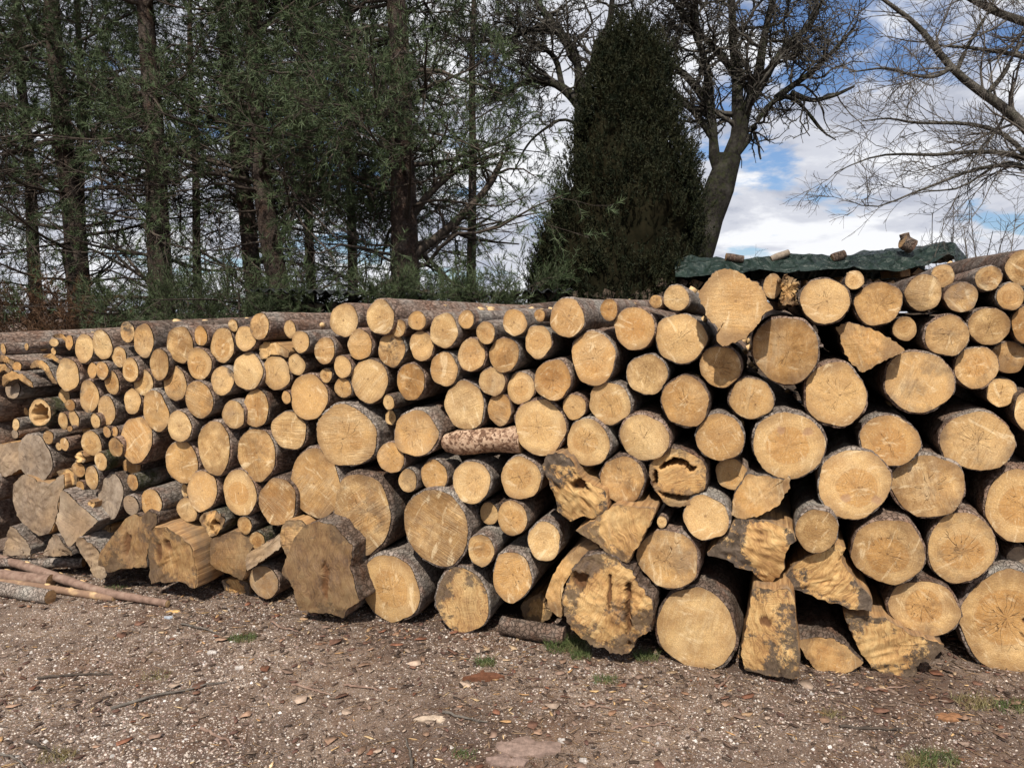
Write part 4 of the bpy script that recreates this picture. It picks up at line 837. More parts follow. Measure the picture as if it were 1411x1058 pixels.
mossy_tree('bare_mossy_tree', [(803, 150, 0.13), (803, 230, 0.15), (808, 330, 0.17), (812, 440, 0.19), (815, 560, 0.22)],
    [([(803, 160), (796, 135), (775, 120), (750, 110), (722, 112), (698, 128), (680, 140)], 0.10, 0.04),
     ([(803, 155), (798, 110), (785, 70), (765, 40), (740, 10), (720, -30)], 0.11, 0.05), ([(800, 150), (815, 90), (835, 40), (850, -30)], 0.10, 0.04),
     ([(770, 45), (730, 40), (690, 55), (650, 60), (610, 40)], 0.06, 0.02), ([(775, 120), (760, 80), (730, 55), (700, 20)], 0.06, 0.02),
     ([(795, 175), (770, 165), (740, 185), (715, 215), (702, 245)], 0.035, 0.012)],
    Yb, 'leafless mossy tree with an arching limb, rising from behind the tall yew', 62, gate_for(cc2, hh2, ob2, Yb), n1=14, n2=10, n3=5)

def right_tree():
    rg = np.random.default_rng(71); Y = 7.6; b = at(1560, 600, Y); o = np.array([b[0], b[1], 0]); root = empty('bare_ash_tree', o)
    T, tr = path([(1530, -260), (1515, -60), (1497, 60), (1482, 160), (1478, 250), (1500, 330), (1530, 430), (1560, 643)], Y, 26, 0, rg, 0.05, 0.25); T = T - o; T[0, -1, 2] = -0.1
    tubes('trunk', [(T, tr, 14)], ASHBARK, root)
    L = [([(1480, 265), (1440, 205), (1411, 174), (1381, 145), (1359, 132), (1333, 112), (1311, 90), (1288, 64), (1272, 39), (1246, 19), (1217, 0), (1185, -25)], 0.078, 0.014),
         ([(1312, 92, 0), (1290, 104, -.2), (1255, 105, -.3), (1215, 95, -.5), (1170, 100, -.6)], 0.024, 0.007),
         ([(1486, 135), (1440, 92), (1411, 78), (1370, 71), (1330, 65), (1290, 63, .2)], 0.04, 0.012),
         ([(1470, 260), (1420, 222), (1396, 192), (1376, 182), (1345, 174), (1296, 170), (1256, 168), (1222, 160, -.3), (1190, 165, -.4)], 0.035, 0.006),
         ([(1480, 280), (1430, 222), (1411, 213), (1345, 210), (1290, 212), (1246, 210), (1198, 218), (1150, 238)], 0.04, 0.005),
         ([(1490, 300), (1440, 235), (1411, 225), (1345, 232), (1310, 243), (1280, 257), (1240, 274), (1206, 290), (1166, 272)], 0.035, 0.004),
         ([(1500, 330), (1430, 240), (1400, 218), (1380, 222), (1340, 250), (1318, 262), (1290, 258), (1258, 268)], 0.03, 0.006),
         ([(1500, 70), (1440, 40), (1411, 28), (1378, 18), (1349, 5), (1310, -15)], 0.06, 0.03), ([(1360, 130), (1385, 100), (1400, 70), (1430, 30)], 0.03, 0.01),
         ([(1320, 95), (1335, 60), (1360, 20), (1380, -20)], 0.025, 0.01), ([(1390, 150), (1370, 185), (1350, 205), (1330, 235)], 0.018, 0.006)]
    Ls = [path(q, Y, 16, 0.02, rg, a, c) for q, a, c in L]; LP = np.concatenate([l[0] for l in Ls]) - o; LR = np.concatenate([l[1] for l in Ls]) * 0.85
    T0, r0 = grow(LP, LR, 15, 0.35, 1.15, 0.4, 1.05, rg, 0.12, 1.0, 0.01, 0.17, 8, 0.30, 0.004)
    T1, r1 = grow(T0, r0, 6, 0.15, 0.5, 0.4, 1.0, rg, 0.15, 1.0, 0.02, 0.17, 6, 0.6, 0.0028)
    T2, r2 = grow(T1, r1, 4, 0.05, 0.18, 0.4, 1.0, rg, 0.2, 1.0, 0.03, 0.15, 4, 0.7, 0.002)
    tubes('limbs', [(LP, LR, 10)], ASHBARK, root); tubes('crown_twigs', [(T0, r0, 5), (T1, r1, 4), (T2, r2, 3)], TWIG, root)
    tag(root, 'leafless grey tree whose limbs sweep in from beyond the picture edge', 'bare tree', None)
right_tree()
def sapling(px, top, Y, label, seed):
    rg = np.random.default_rng(seed); b = at(px, 430, Y); o = np.array([b[0], b[1], 0]); root = empty('bare_sapling', o); h = at(px, top, Y)[2]
    n = 5; Pm = np.stack([np.stack([np.linspace(0, rg.uniform(-0.5, 0.5), 10) + rg.normal(size=10) * 0.012, np.linspace(0, rg.uniform(-0.2, 0.2), 10), np.linspace(-0.05, h * rg.uniform(0.75, 1.0), 10)], 1) for _ in range(n)])
    r = np.repeat(np.linspace(0.014, 0.004, 10)[None], n, 0)
    T0, r0 = grow(Pm, r, 14, 0.2, 0.7, 0.35, 0.9, rg, 0.3, 1.0, 0.02, 0.14, 6, 0.5, 0.003); T1, r1 = grow(T0, r0, 4, 0.08, 0.3, 0.4, 1.0, rg, 0.2, 1.0, 0.02, 0.14, 4, 0.6, 0.0022)
    tubes('stems', [(Pm, r, 6)], TWIG, root); tubes('twigs', [(T0, r0, 4), (T1, r1, 3)], TWIG, root); tag(root, label, 'sapling', 'leafless saplings behind the stack')
sapling(1318, 225, 9.5, 'thin leafless sapling behind the raised end of the tarpaulin', 81)
sapling(1375, 250, 9.8, 'thin leafless sapling nearest the picture edge, right of the tarpaulin', 82)
sapling(940, 330, 13, 'faint leafless sapling between the yew and the mossy trunk', 83)
sapling(1020, 365, 12, 'very low leafless sapling right of the mossy trunk foot', 84)
# ------------------------------------------------------------------ covered firewood stack behind the pile
def firewood_stack():
    rg = np.random.default_rng(91); Y0 = 7.9
    x0, x1 = at(360, 430, Y0)[0], at(1312, 430, Y0)[0]
    protos = []
    W = [SPLIT, BARK_DARK]
    def billet(name, x, z, r, dep, parent=None):
        n = int(rg.choice([3, 4, 4, 8])); a = np.sort(rg.uniform(0, 2 * np.pi, n)) if n < 8 else np.arange(8) / 8 * 2 * np.pi
        if n < 8: a = np.arange(n) / n * 2 * np.pi + rg.uniform(-0.35, 0.35, n) + rg.uniform(0, 6)
        q = np.stack([np.cos(a) * r * rg.uniform(0.85, 1.15, n), np.zeros(n), np.sin(a) * r * rg.uniform(0.7, 1.05, n)], 1)
        V = np.concatenate([q * 0.93, q + [0, 0.01, 0], q + [0, dep, 0]]); F = [tuple(range(n))] + [(k * n + n + i, k * n + n + (i + 1) % n, k * n + (i + 1) % n, k * n + i) for k in (0, 1) for i in range(n)]
        return V, F
    # lower layers: one mass; top three layers in view: one object each
    VV, FF, b = [], [], 0
    def top_z(x):                                    # the stack is a little taller at its open end
        return np.interp(x, [x0, at(955, 430, Y0)[0], at(1180, 430, Y0)[0], x1], [1.60, 1.80, 1.84, 1.98])
    layer = 0.115; k = 0; cnt = 0
    z = 0.06
    while z < 2.0:
        x = x0 + rg.uniform(0, 0.06)
        while x < x1:
            r = rg.uniform(0.045, 0.075)
            if z < top_z(x):
                yy = Y0 + rg.uniform(-0.03, 0.06)
                V, F = billet('f', x, z, r, 0.42)
                if z > top_z(x) - 0.24 and x > at(930, 430, Y0)[0]:
                    o = mesh('firewood_billet', V, F, W[int(rg.integers(0, 2))], None, False, loc=(x, yy, z)); cnt += 1
                    o['_px'] = 1; BILLETS.append((o, x, z, r))
                else:
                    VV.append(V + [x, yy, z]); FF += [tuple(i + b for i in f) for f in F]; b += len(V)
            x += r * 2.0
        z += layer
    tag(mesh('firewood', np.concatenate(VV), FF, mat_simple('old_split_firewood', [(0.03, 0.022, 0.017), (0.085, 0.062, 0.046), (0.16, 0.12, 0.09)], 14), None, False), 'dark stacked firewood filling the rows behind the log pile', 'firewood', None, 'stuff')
BILLETS = []
firewood_stack()
for o, x, z, r in BILLETS: del o['_px']
BILLETS.sort(key=lambda b: (round(b[2] / 0.115), b[1]))
rows = {}
for o, x, z, r in BILLETS: rows.setdefault(round(z / 0.115), []).append((x, o, r))
ORD = ['first', 'second', 'third', 'fourth', 'fifth', 'sixth', 'seventh', 'eighth', 'ninth', 'tenth', 'eleventh', 'twelfth', 'thirteenth', 'fourteenth', 'fifteenth', 'sixteenth', 'seventeenth', 'eighteenth', 'nineteenth', 'twentieth']
def ordn(i): return ORD[i] if i < 20 else ('twenty-' + ORD[i - 20] if i < 29 and i > 19 and i != 19 else 'thirtieth' if i == 29 else 'thirty-' + ORD[i - 30] if i < 39 else 'fortieth' if i == 39 else 'forty-' + ORD[i - 40])
top = max(rows)
for kz, row in rows.items():
    row.sort(key=lambda t: t[0]); rn = ['top', 'second', 'third', 'fourth', 'fifth', 'sixth'][top - kz]
    for i, (x, o, r) in enumerate(row):
        tag(o, f'split firewood billet, {ordn(i)} from the yew in the {rn} layer under the tarpaulin', 'firewood billet', 'split billets under the green tarpaulin')

def tarpaulin():
    M = Mat('green_tarpaulin', 0.42, 0.35); P = M.tc.outputs['Object']; n = M.noise(P, 5, 4, 0.6)
    weave = M.math('SINE', M.math('MULTIPLY', M.noise(P, 2, 2), 3))
    M.color(M.ramp(n, [(0.35, (0.014, 0.026, 0.021)), (0.6, (0.021, 0.037, 0.030)), (0.75, (0.05, 0.065, 0.058))]))
    M.bump(M.math('ADD', M.noise(P, 11, 5, 0.6, 0.8), M.math('MULTIPLY', M.ramp(M.voro(M.vec('ADD', P, M.vec('SCALE', M.noise(P, 3, 3, col=True), 0.3)), 6, 'DISTANCE_TO_EDGE'), [(0.0, 1.0), (0.25, 0.0)]), 1.0)), 0.9, 0.04); M.m.use_backface_culling = False
    Yf, Yr, Yk = 7.72, 7.95, 8.75
    hem = [(930, 380), (955, 376), (1005, 374), (1045, 370), (1085, 372), (1120, 369), (1160, 366), (1200, 366), (1240, 366), (1268, 362), (1290, 354), (1305, 348), (1313, 352), (1318, 372), (1322, 400)]
    rdg = [(930, 354), (955, 352), (1005, 354), (1045, 353), (1085, 349), (1120, 348), (1160, 351), (1200, 345), (1240, 339), (1268, 337), (1290, 333), (1303, 331), (1314, 332), (1322, 340), (1332, 352)]
    nx = 220; xs = np.linspace(0, 1, nx)
    def line(pts, Y):
        W = np.array([at(p[0], p[1], Y) for p in pts]); s = np.linspace(0, 1, len(pts)); return np.stack([np.interp(xs, s, W[:, k]) for k in range(3)], 1)
    h, r_ = line(hem, Yf), line(rdg, Yr); back = r_.copy(); back[:, 1] = Yk; back[:, 2] += 0.02; low = back.copy(); low[:, 1] += 0.05; low[:, 2] -= 0.35
    rows_ = []
    for t in np.linspace(0, 1, 14): rows_.append(h * (1 - t) + r_ * t + np.array([0, 0.0, -0.02]) * math.sin(t * math.pi))
    for t in np.linspace(0.08, 1, 16): rows_.append(r_ * (1 - t) + back * t + np.array([0, 0, -0.02]) * math.sin(t * math.pi))
    for t in np.linspace(0.2, 1, 5): rows_.append(back * (1 - t) + low * t)
    V = np.concatenate(rows_); m = len(rows_)
    w = snoise(V * [1, 0.7, 1.6], 4, 92) * 0.008 - np.abs(snoise(V * [1.0, 0.6, 1.2] + snoise(V, 3, 9)[:, None] * 0.2, 9, 93)) ** 0.6 * 0.030 + snoise(V * [1, 1, 0.6], 26, 94) * 0.006 - np.abs(snoise(V * [0.6, 1, 1.4] + [3, 1, 2], 19, 96)) ** 0.7 * 0.014
    w2 = np.abs(snoise(V * [1, 1, 0.8], 12, 95)) ** 0.6 * 0.03
    V[:, 2] += w; V[:, 1] -= w2
    idx = np.arange(m * nx).reshape(m, nx); F = np.stack([idx[:-1, :-1], idx[:-1, 1:], idx[1:, 1:], idx[1:, :-1]], -1).reshape(-1, 4)
    o = mesh('tarpaulin', V, F, M.m, None, False); so = o.modifiers.new('thickness', 'SOLIDIFY'); so.thickness = 0.002; so.offset = -1
    tag(o, 'creased dark green tarpaulin draped over the firewood stack', 'tarpaulin')
    # older dark sheet over the rest of the stack
    D = mat_simple('dark_roofing_sheet', [(0.02, 0.022, 0.022), (0.05, 0.055, 0.058)], 8, 0.5)
    xa, xb = at(350, 430, 7.8)[0], at(790, 430, 7.8)[0]; X = np.linspace(xa, xb, 160); Yq = np.linspace(7.7, 8.7, 8); XX, YY = np.meshgrid(X, Yq)
    ZZ = 1.70 + 0.02 * np.sin(XX * 2 * np.pi / 0.11) + 0.015 * (YY - 7.7) + 0.02 * np.sin(XX * 1.7); V = np.stack([XX, YY, ZZ], -1).reshape(-1, 3)
    idx = np.arange(8 * 160).reshape(8, 160); o = mesh('corrugated_sheet', V, np.stack([idx[:-1, :-1], idx[:-1, 1:], idx[1:, 1:], idx[1:, :-1]], -1).reshape(-1, 4), D)
    so = o.modifiers.new('thickness', 'SOLIDIFY'); so.thickness = 0.006; tag(o, 'dark corrugated sheet lying on the firewood stack below the pines', 'roofing sheet')
    # things weighing the tarpaulin down
    def stone_or_block(name, px, py, Y, pts, r, label, mat, cat, end=True):
        A, B = at(*pts[0], Y), at(*pts[1], Y); A[2] += 0; c = (A + B) / 2; root = empty(name, c)
        n = 14; m = 9; P = np.stack([A + (B - A) * t for t in np.linspace(0, 1, m)]) - c
        ax = (B - A) / np.linalg.norm(B - A); u = np.cross(ax, [0, 1, 0]); u /= np.linalg.norm(u); v = np.cross(ax, u)
        a = np.arange(n) / n * 2 * np.pi; V = []
        for k in range(m):
            q = P[k] + r * (np.cos(a)[:, None] * u + np.sin(a)[:, None] * v); q = q + (q - P[k]) * (snoise(q, 25, 3) * 0.16)[:, None]; V.append(q)
        V = np.concatenate(V); idx = np.arange(m * n).reshape(m, n); F = [(idx[k, i], idx[k, (i + 1) % n], idx[k + 1, (i + 1) % n], idx[k + 1, i]) for k in range(m - 1) for i in range(n)]
        mesh('bark', V, F, mat, root)
        for k, s in ((0, -1), (m - 1, 1)):
            q = V[idx[k]]; cen = q.mean(0) + ax * s * 0.004; VV = np.concatenate([q, [cen]]); FF = [(i, (i + 1) % n, n) if s > 0 else ((i + 1) % n, i, n) for i in range(n)]
            mesh('cut_end', VV, FF, SPLIT, root)
        tag(root, label, cat, 'wood pieces weighing down the tarpaulin')
    stone_or_block('log_chunk', 0, 0, 7.85, [(1243, 333), (1257, 340)], 0.078, 'knobbly dark log chunk standing at the highest part of the tarpaulin', BARK_DARK, 'wood chunk')
    stone_or_block('log_chunk', 0, 0, 7.88, [(1246, 322), (1248, 330)], 0.05, 'small dark lump sitting on the knobbly chunk on the tarpaulin', BARK_DARK, 'wood chunk')
    stone_or_block('log_chunk', 0, 0, 7.9, [(1146, 356), (1164, 350)], 0.045, 'short dark log chunk in the dip of the tarpaulin', BARK_DARK, 'wood chunk')
    stone_or_block('log_chunk', 0, 0, 7.9, [(1062, 357), (1087, 348)], 0.035, 'pale slanting billet lying on the tarpaulin', mat_simple('pale_weathered_wood', [(0.14, 0.11, 0.085), (0.33, 0.27, 0.21)], 30), 'wood chunk')
    stone_or_block('log_chunk', 0, 0, 7.9, [(1000, 354), (1024, 357)], 0.04, 'flat dark lump on the tarpaulin close to the mossy tree', BARK_DARK, 'wood chunk')
tarpaulin()

# ------------------------------------------------------------------ poles lying on the ground
def pole(name, pts, radii, label, cat, mat, end_mat=None, seed=1, scars=0):
    """pts: photo points on the ground from far end to the visible cut end"""
    rg = np.random.default_rng(seed); W = []
    for k, (px, py, h) in enumerate(pts):
        d = ray(px, py); t = (h - EYE) / d[2]; W.append(np.array((0, 0, EYE)) + d * t)
    W = np.array(W); o = W[-1].copy(); root = empty(name, o)
    seg = np.concatenate([[0], np.cumsum(np.linalg.norm(np.diff(W, axis=0), axis=1))]); n = 26; t = np.linspace(0, seg[-1], n)
    P = (np.stack([np.interp(t, seg, W[:, k]) for k in range(3)], 1) - o); P += snoise(P, 5, seed)[:, None] * np.array([0.006, 0.006, 0.002])
    r = np.interp(np.linspace(0, 1, n), np.linspace(0, 1, len(radii)), radii)
    tubes('bark', [(P[None], (r * (1 + 0.06 * snoise(P, 40, seed)))[None], 14)], mat, root)
    ax = P[-1] - P[-2]; ax /= np.linalg.norm(ax); u = np.cross(ax, [0, 0, 1.0]); u /= np.linalg.norm(u); v = np.cross(u, ax); a = np.arange(16) / 16 * 2 * np.pi
    q = P[-1] + ax * 0.001 + r[-1] * 0.97 * (np.cos(a)[:, None] * u + np.sin(a)[:, None] * v); V = np.concatenate([q, [P[-1] + ax * 0.004]])
    c = mesh('cut_end', V, [(i, (i + 1) % 16, 16) for i in range(16)], end_mat or SPLIT, root)
    for s in range(scars):                                     # pale ovals where side branches were cut
        k = int(rg.integers(3, n - 3)); T = P[k + 1] - P[k]; T /= np.linalg.norm(T); b = rg.uniform(-1.6, 0.2); uu = np.cross(T, [0, 0, 1.0]); uu /= np.linalg.norm(uu); vv = np.cross(uu, T)
        nn = math.cos(b) * vv - math.sin(b) * uu * (1 if uu[1] > 0 else -1); sd = np.cross(nn, T); cen = P[k] + nn * r[k] * 1.03
        aa = np.arange(12) / 12 * 2 * np.pi; R1 = r[k] * rg.uniform(0.35, 0.6); q = cen + R1 * (1.8 * np.cos(aa)[:, None] * T + np.sin(aa)[:, None] * sd * 0.9)
        VV = np.concatenate([q - nn * 0.006, q + nn * 0.003, [cen + nn * 0.004]]); FF = [(i, (i + 1) % 12, 12 + (i + 1) % 12, 12 + i) for i in range(12)] + [(12 + i, 12 + (i + 1) % 12, 24) for i in range(12)]
        mesh('branch_scar', VV, FF, PALE, root)
    tag(root, label, cat, 'poles lying on the ground at the far end'); return root
PALE = mat_simple('fresh_pale_wood', [(0.52, 0.33, 0.16), (0.68, 0.48, 0.26)], 40)
PEEL = mat_simple('half_peeled_pole', [(0.16, 0.10, 0.07), (0.24, 0.15, 0.10), (0.62, 0.43, 0.23)], 9, stretch=(1, 1, 1))
POLEB = mat_simple('thin_brown_bark', [(0.13, 0.082, 0.06), (0.23, 0.15, 0.115), (0.30, 0.22, 0.17)], 25)
pole('wood_pole', [(-220, 772, 0.055), (0, 775, 0.055), (55, 776, 0.055), (114, 775, 0.055)], [0.024, 0.027, 0.028], 'grey-barked straight pole lying level in front of the grey wedges', 'pole', BARK_GREY, seed=1, scars=2)
pole('wood_pole', [(-160, 735, 0.07), (0, 771, 0.06), (70, 791, 0.05), (150, 819, 0.035), (228, 833, 0.02)], [0.03, 0.026, 0.024, 0.018], 'longest thin brown pole lying slantwise, tip pointing to the knotty butt', 'pole', POLEB, PALE, seed=2, scars=6)
pole('wood_pole', [(-200, 775, 0.03), (0, 791, 0.035), (30, 796, 0.035), (70, 800, 0.035)], [0.028, 0.032, 0.034], 'short thick reddish pole between the two longer slanting poles', 'pole', POLEB, SPLIT, seed=3, scars=2)
pole('wood_pole', [(-200, 780, 0.04), (0, 811, 0.036), (36, 817, 0.036), (70, 822, 0.036)], [0.03, 0.034, 0.037], 'thickest grey-brown pole, nearest the bottom of the far ground heap', 'pole', BARK_GREY, SPLIT, seed=4, scars=2)
pole('wood_pole', [(-100, 795, 0.02), (20, 803, 0.022), (100, 816, 0.022), (158, 824, 0.018)], [0.022, 0.022, 0.018], 'half-peeled pole showing yellow wood, ending against the longest pole', 'pole', PEEL, PALE, seed=5, scars=3)
pole('wood_pole', [(690, 862, 0.05), (720, 868, 0.05), (748, 872, 0.05), (778, 876, 0.05)], [0.04, 0.042, 0.042], 'dark smooth pole lying on the soil left of the huge rotten stump', 'pole', BARK_DARK, BARK_DARK, seed=6)
# flaked log lying crosswise in the middle of the pile
def crosswise():
    p0 = on_face(664, 609, 0.02); A = to_plane(614, 611, p0); B = to_plane(716, 607, p0); hh_ = abs(to_plane(664, 591, p0)[1] - to_plane(664, 627, p0)[1]) / 2
    root = empty('crosswise_log', p0, (0, 0, -YAW)); n = 24; m = 22; a = np.arange(n) / n * 2 * np.pi; V = []
    for k, t in enumerate(np.linspace(0, 1, m)):
        x = A[0] + (B[0] - A[0]) * t; z = A[1] + (B[1] - A[1]) * t
        q = np.stack([np.full(n, x) + (np.cos(a) * 0.02 if k == 0 else 0), np.cos(a) * hh_, z + np.sin(a) * hh_], 1)
        q[:, 1:] += (q[:, 1:] - [0, z]) * (snoise(q, 30, 8) * 0.10 - 0.25 * max(0, 1 - t * 7))[:, None]; V.append(q + [0, hh_ * 0.6, 0])
    V = np.concatenate(V); idx = np.arange(m * n).reshape(m, n)
    F = [(idx[k, i], idx[k, (i + 1) % n], idx[k + 1, (i + 1) % n], idx[k + 1, i])[::-1] for k in range(m - 1) for i in range(n)]
    M = Mat('flaking_bark', 0.85, 0.2); P = M.tc.outputs['Object']; v = M.voro(M.vec('ADD', P, M.vec('SCALE', M.noise(P, 60, 4, col=True), 0.03)), 90, 'F1', 'Color'); s = M.N.new('ShaderNodeSeparateColor'); M.L.new(v, s.inputs[0])
    nz = M.noise(P, 60, 4, 0.7); f = M.math('ADD', M.math('MULTIPLY', s.outputs[0], 0.6), M.math('MULTIPLY', nz, 0.5))
    M.color(M.ramp(f, [(0.38, (0.12, 0.065, 0.04)), (0.48, (0.24, 0.14, 0.09)), (0.60, (0.36, 0.235, 0.155)), (0.74, (0.46, 0.32, 0.22))])); M.bump(f, 0.7, 0.006)
    mesh('bark', V, F, M.m, root)
    for k, s_ in ((0, -1), (m - 1, 1)):
        q = V[idx[k]]; VV = np.concatenate([q, [q.mean(0) + [0.004 * s_, 0, 0]]]); mesh('cut_end', VV, [((i + 1) % n, i, n) if s_ > 0 else (i, (i + 1) % n, n) for i in range(n)], SPLIT, root)
    tag(root, 'short log with speckled flaking bark lying crosswise among the log ends', 'log', 'split and broken pieces among the logs')
    PILE.append(dict(o=root, x=664, y=609, r=0, opt={}, label='x', mark='the crosswise flaking log', kind='poly'))
crosswise()
# long barked trunks lying across the top at the far end
def top_scars():
    """cut branch stubs and scars on the bark of the uppermost logs"""
    rg = np.random.default_rng(5)
    for d in PILE:
        if d['kind'] != 'round' or d['r'] < 8: continue
        above = [q for q in PILE if q['kind'] == 'round' and abs(q['x'] - d['x']) < d['r'] and q['y'] < d['y'] - 8]
        m = 0 if above else 4
        if d['r'] > 30: m += 1
        for k in range(m):
            Rr = d['R']; a = rg.uniform(0.3, 1.5); yv = rg.uniform(0.15, 2.0); r1 = rg.uniform(0.010, 0.022); h = rg.choice([0.004, 0.012])
            c = np.array([math.cos(a) * Rr * 0.98, yv, math.sin(a) * Rr * 0.98]); nn = np.array([math.cos(a), 0, math.sin(a)]); t1 = np.array([0, 1, 0]); t2 = np.cross(nn, t1); n = 10; aa = np.arange(n) / n * 2 * np.pi
            q = c + r1 * (1.7 * np.cos(aa)[:, None] * t1 + np.sin(aa)[:, None] * t2); V = np.concatenate([q - nn * 0.02, q * 1 + nn * h, [c + nn * (h + 0.002)]])
            mesh('branch_stub', V, [(i, (i + 1) % n, n + (i + 1) % n, n + i)[::-1] for i in range(n)] + [(n + (i + 1) % n, n + i, 2 * n) for i in range(n)], PALE, d['o'])
top_scars()

# ------------------------------------------------------------------ ground litter
def litter():
    rg = np.random.default_rng(33)
    def place(n, y0, y1, pw=1.0, f=2.3, amt=0.85, edge=0.0):
        n2 = int(n * 2); y = y0 + (y1 - y0) * rg.uniform(0, 1, n2) ** pw; x = rg.uniform(-0.74, 0.74, n2) * y
        q = np.stack([x, y, x * 0], 1); p = 0.5 + amt * 0.5 * (snoise(q, f, int(f * 7)) * 0.7 + snoise(q, f * 3, int(f * 11)) * 0.5)
        if edge: fy = 3.12 + 0.345 * np.maximum(0, 0.8 - x); p = p + edge * np.exp(-np.maximum(0, fy - y) / 0.25)
        k = rg.uniform(0, 1, n2) < p; return x[k][:n], y[k][:n]
    ok = lambda x, y: y < (3.12 + 0.345 * np.log1p(np.exp(np.clip((0.8 - x) / 0.18, -30, 30))) * 0.18 + 0.35)
    octv = np.array([[1, 0, 0], [0, 1, 0], [-1, 0, 0], [0, -1, 0], [0, 0, 0.62], [0, 0, -0.3]]); octf = np.array([[0, 1, 4], [1, 2, 4], [2, 3, 4], [3, 0, 4]])
    def stones(name, n, s0, s1, pal, label, cat, pw=1.1, ex=2.6):
        x, y = place(n, 2.2, 4.9, pw, 2.3, 0.8); k = ok(x, y); x, y = x[k], y[k]; n = len(x)
        s = s0 + (s1 - s0) * rg.uniform(0, 1, n) ** ex; a = rg.uniform(0, 6.28, n)
        V = octv[None] * rg.uniform(0.65, 1.3, (n, 6, 1)) * s[:, None, None]; V[..., 2] *= rg.uniform(0.5, 1.0, n)[:, None]; V[:, :4, 2] -= (s * 0.3)[:, None]
        ca, sa = np.cos(a)[:, None], np.sin(a)[:, None]; Vx = V[..., 0] * ca - V[..., 1] * sa; Vy = V[..., 0] * sa + V[..., 1] * ca
        Z = ground_z(x, y); V = np.stack([Vx + x[:, None], Vy + y[:, None], V[..., 2] + Z[:, None]], -1).reshape(-1, 3)
        F = (octf[None] + 6 * np.arange(n)[:, None, None]).reshape(-1, 3); c = np.array(pal)[rg.integers(0, len(pal), n)] * rg.uniform(0.75, 1.2, (n, 1))
        tag(mesh(name, V, F, TINT, None, False, np.repeat(c, 6, 0)), label, cat, None, 'stuff')
    def chips(name, n, l0, l1, asp, pal, label, cat, pw=1.0, thick=0.15, y1=4.9, near=0):
        x, y = place(n, 2.2, y1, pw, 1.7, 0.95, 0.9); k = ok(x, y)
        if near: k &= (3.12 + 0.345 * np.maximum(0, 0.8 - x) - y) < near * rg.uniform(0.2, 1.6, len(x))
        x, y = x[k], y[k]; n = len(x)
        L = l0 + (l1 - l0) * rg.uniform(0, 1, n) ** 2.2; w = L * rg.uniform(asp * 0.6, asp * 1.4, n); a = rg.uniform(0, 6.28, n)
        b = np.array([[-1, -0.6, 0], [0.1, -1, 0.0], [1, -0.3, 0], [0.8, 0.7, 0], [-0.2, 1, 0], [-0.9, 0.6, 0]]); V = np.repeat(b[None], n, 0) * rg.uniform(0.7, 1.2, (n, 6, 1))
        V[..., 0] *= L[:, None] / 2; V[..., 1] *= w[:, None] / 2; V[..., 2] = rg.uniform(-0.05, 0.30, (n, 6)) * w[:, None]
        t = np.maximum(w * thick, 0.0012)[:, None]; lo = V.copy(); lo[..., 2] -= t; V = np.concatenate([V, lo], 1)
        ca, sa = np.cos(a)[:, None], np.sin(a)[:, None]; Vx = V[..., 0] * ca - V[..., 1] * sa; Vy = V[..., 0] * sa + V[..., 1] * ca
        Z = ground_z(x, y) + 0.003 + rg.uniform(0, 0.004, n); V = np.stack([Vx + x[:, None], Vy + y[:, None], V[..., 2] + Z[:, None]], -1).reshape(-1, 3)
        top = np.array([[0, 1, 2], [0, 2, 3], [0, 3, 4], [0, 4, 5]]); side = np.array([[i, (i + 1) % 6 + 6, (i + 1) % 6] for i in range(6)] + [[i, i + 6, (i + 1) % 6 + 6] for i in range(6)])
        f = np.concatenate([top, side]); F = (f[None] + 12 * np.arange(n)[:, None, None]).reshape(-1, 3); c = np.array(pal)[rg.integers(0, len(pal), n)] * rg.uniform(0.7, 1.25, (n, 1))
        tag(mesh(name, V, F, TINT, None, False, np.repeat(c, 12, 0)), label, cat, None, 'stuff')
    pale = [(0.60, 0.52, 0.45), (0.58, 0.49, 0.42), (0.50, 0.43, 0.37), (0.36, 0.30, 0.25), (0.42, 0.34, 0.28), (0.30, 0.215, 0.17), (0.48, 0.43, 0.39), (0.22, 0.17, 0.15), (0.16, 0.13, 0.12), (0.34, 0.24, 0.21)]
    brown = [(0.12, 0.08, 0.06), (0.19, 0.135, 0.10), (0.085, 0.055, 0.042), (0.25, 0.18, 0.14), (0.12, 0.065, 0.05), (0.06, 0.042, 0.033), (0.17, 0.12, 0.09)]
    stones('gravel', 80000, 0.0026, 0.0095, pale, 'fine pale and pinkish gravel strewn over the soil', 'gravel')
    stones('pebbles', 1500, 0.007, 0.017, [(0.5, 0.46, 0.43), (0.36, 0.29, 0.26), (0.58, 0.55, 0.52), (0.27, 0.2, 0.18)], 'larger pale pebbles lying on the gravelly soil', 'pebbles', 1.1, 2.0)
    chips('bark_litter', 11000, 0.006, 0.040, 0.38, brown, 'brown bark flakes and wood crumbs covering the soil', 'bark litter')
    chips('wood_shavings', 900, 0.010, 0.05, 0.22, [(0.5, 0.33, 0.16), (0.58, 0.42, 0.24), (0.42, 0.25, 0.12)], 'pale yellow wood splinters scattered over the soil', 'wood splinters')
    chips('needle_litter', 12000, 0.015, 0.06, 0.045, [(0.14, 0.085, 0.05), (0.22, 0.14, 0.08), (0.08, 0.055, 0.04), (0.3, 0.2, 0.12)], 'dry brown pine needles lying on the soil', 'pine needles', thick=0.6)
    chips('wood_crumbs', 5000, 0.008, 0.05, 0.4, brown + [(0.34, 0.22, 0.13), (0.28, 0.16, 0.10), (0.42, 0.30, 0.19)], 'dense wood crumbs and bark scraps along the foot of the pile', 'wood crumbs', 0.55, y1=4.6, near=0.45)
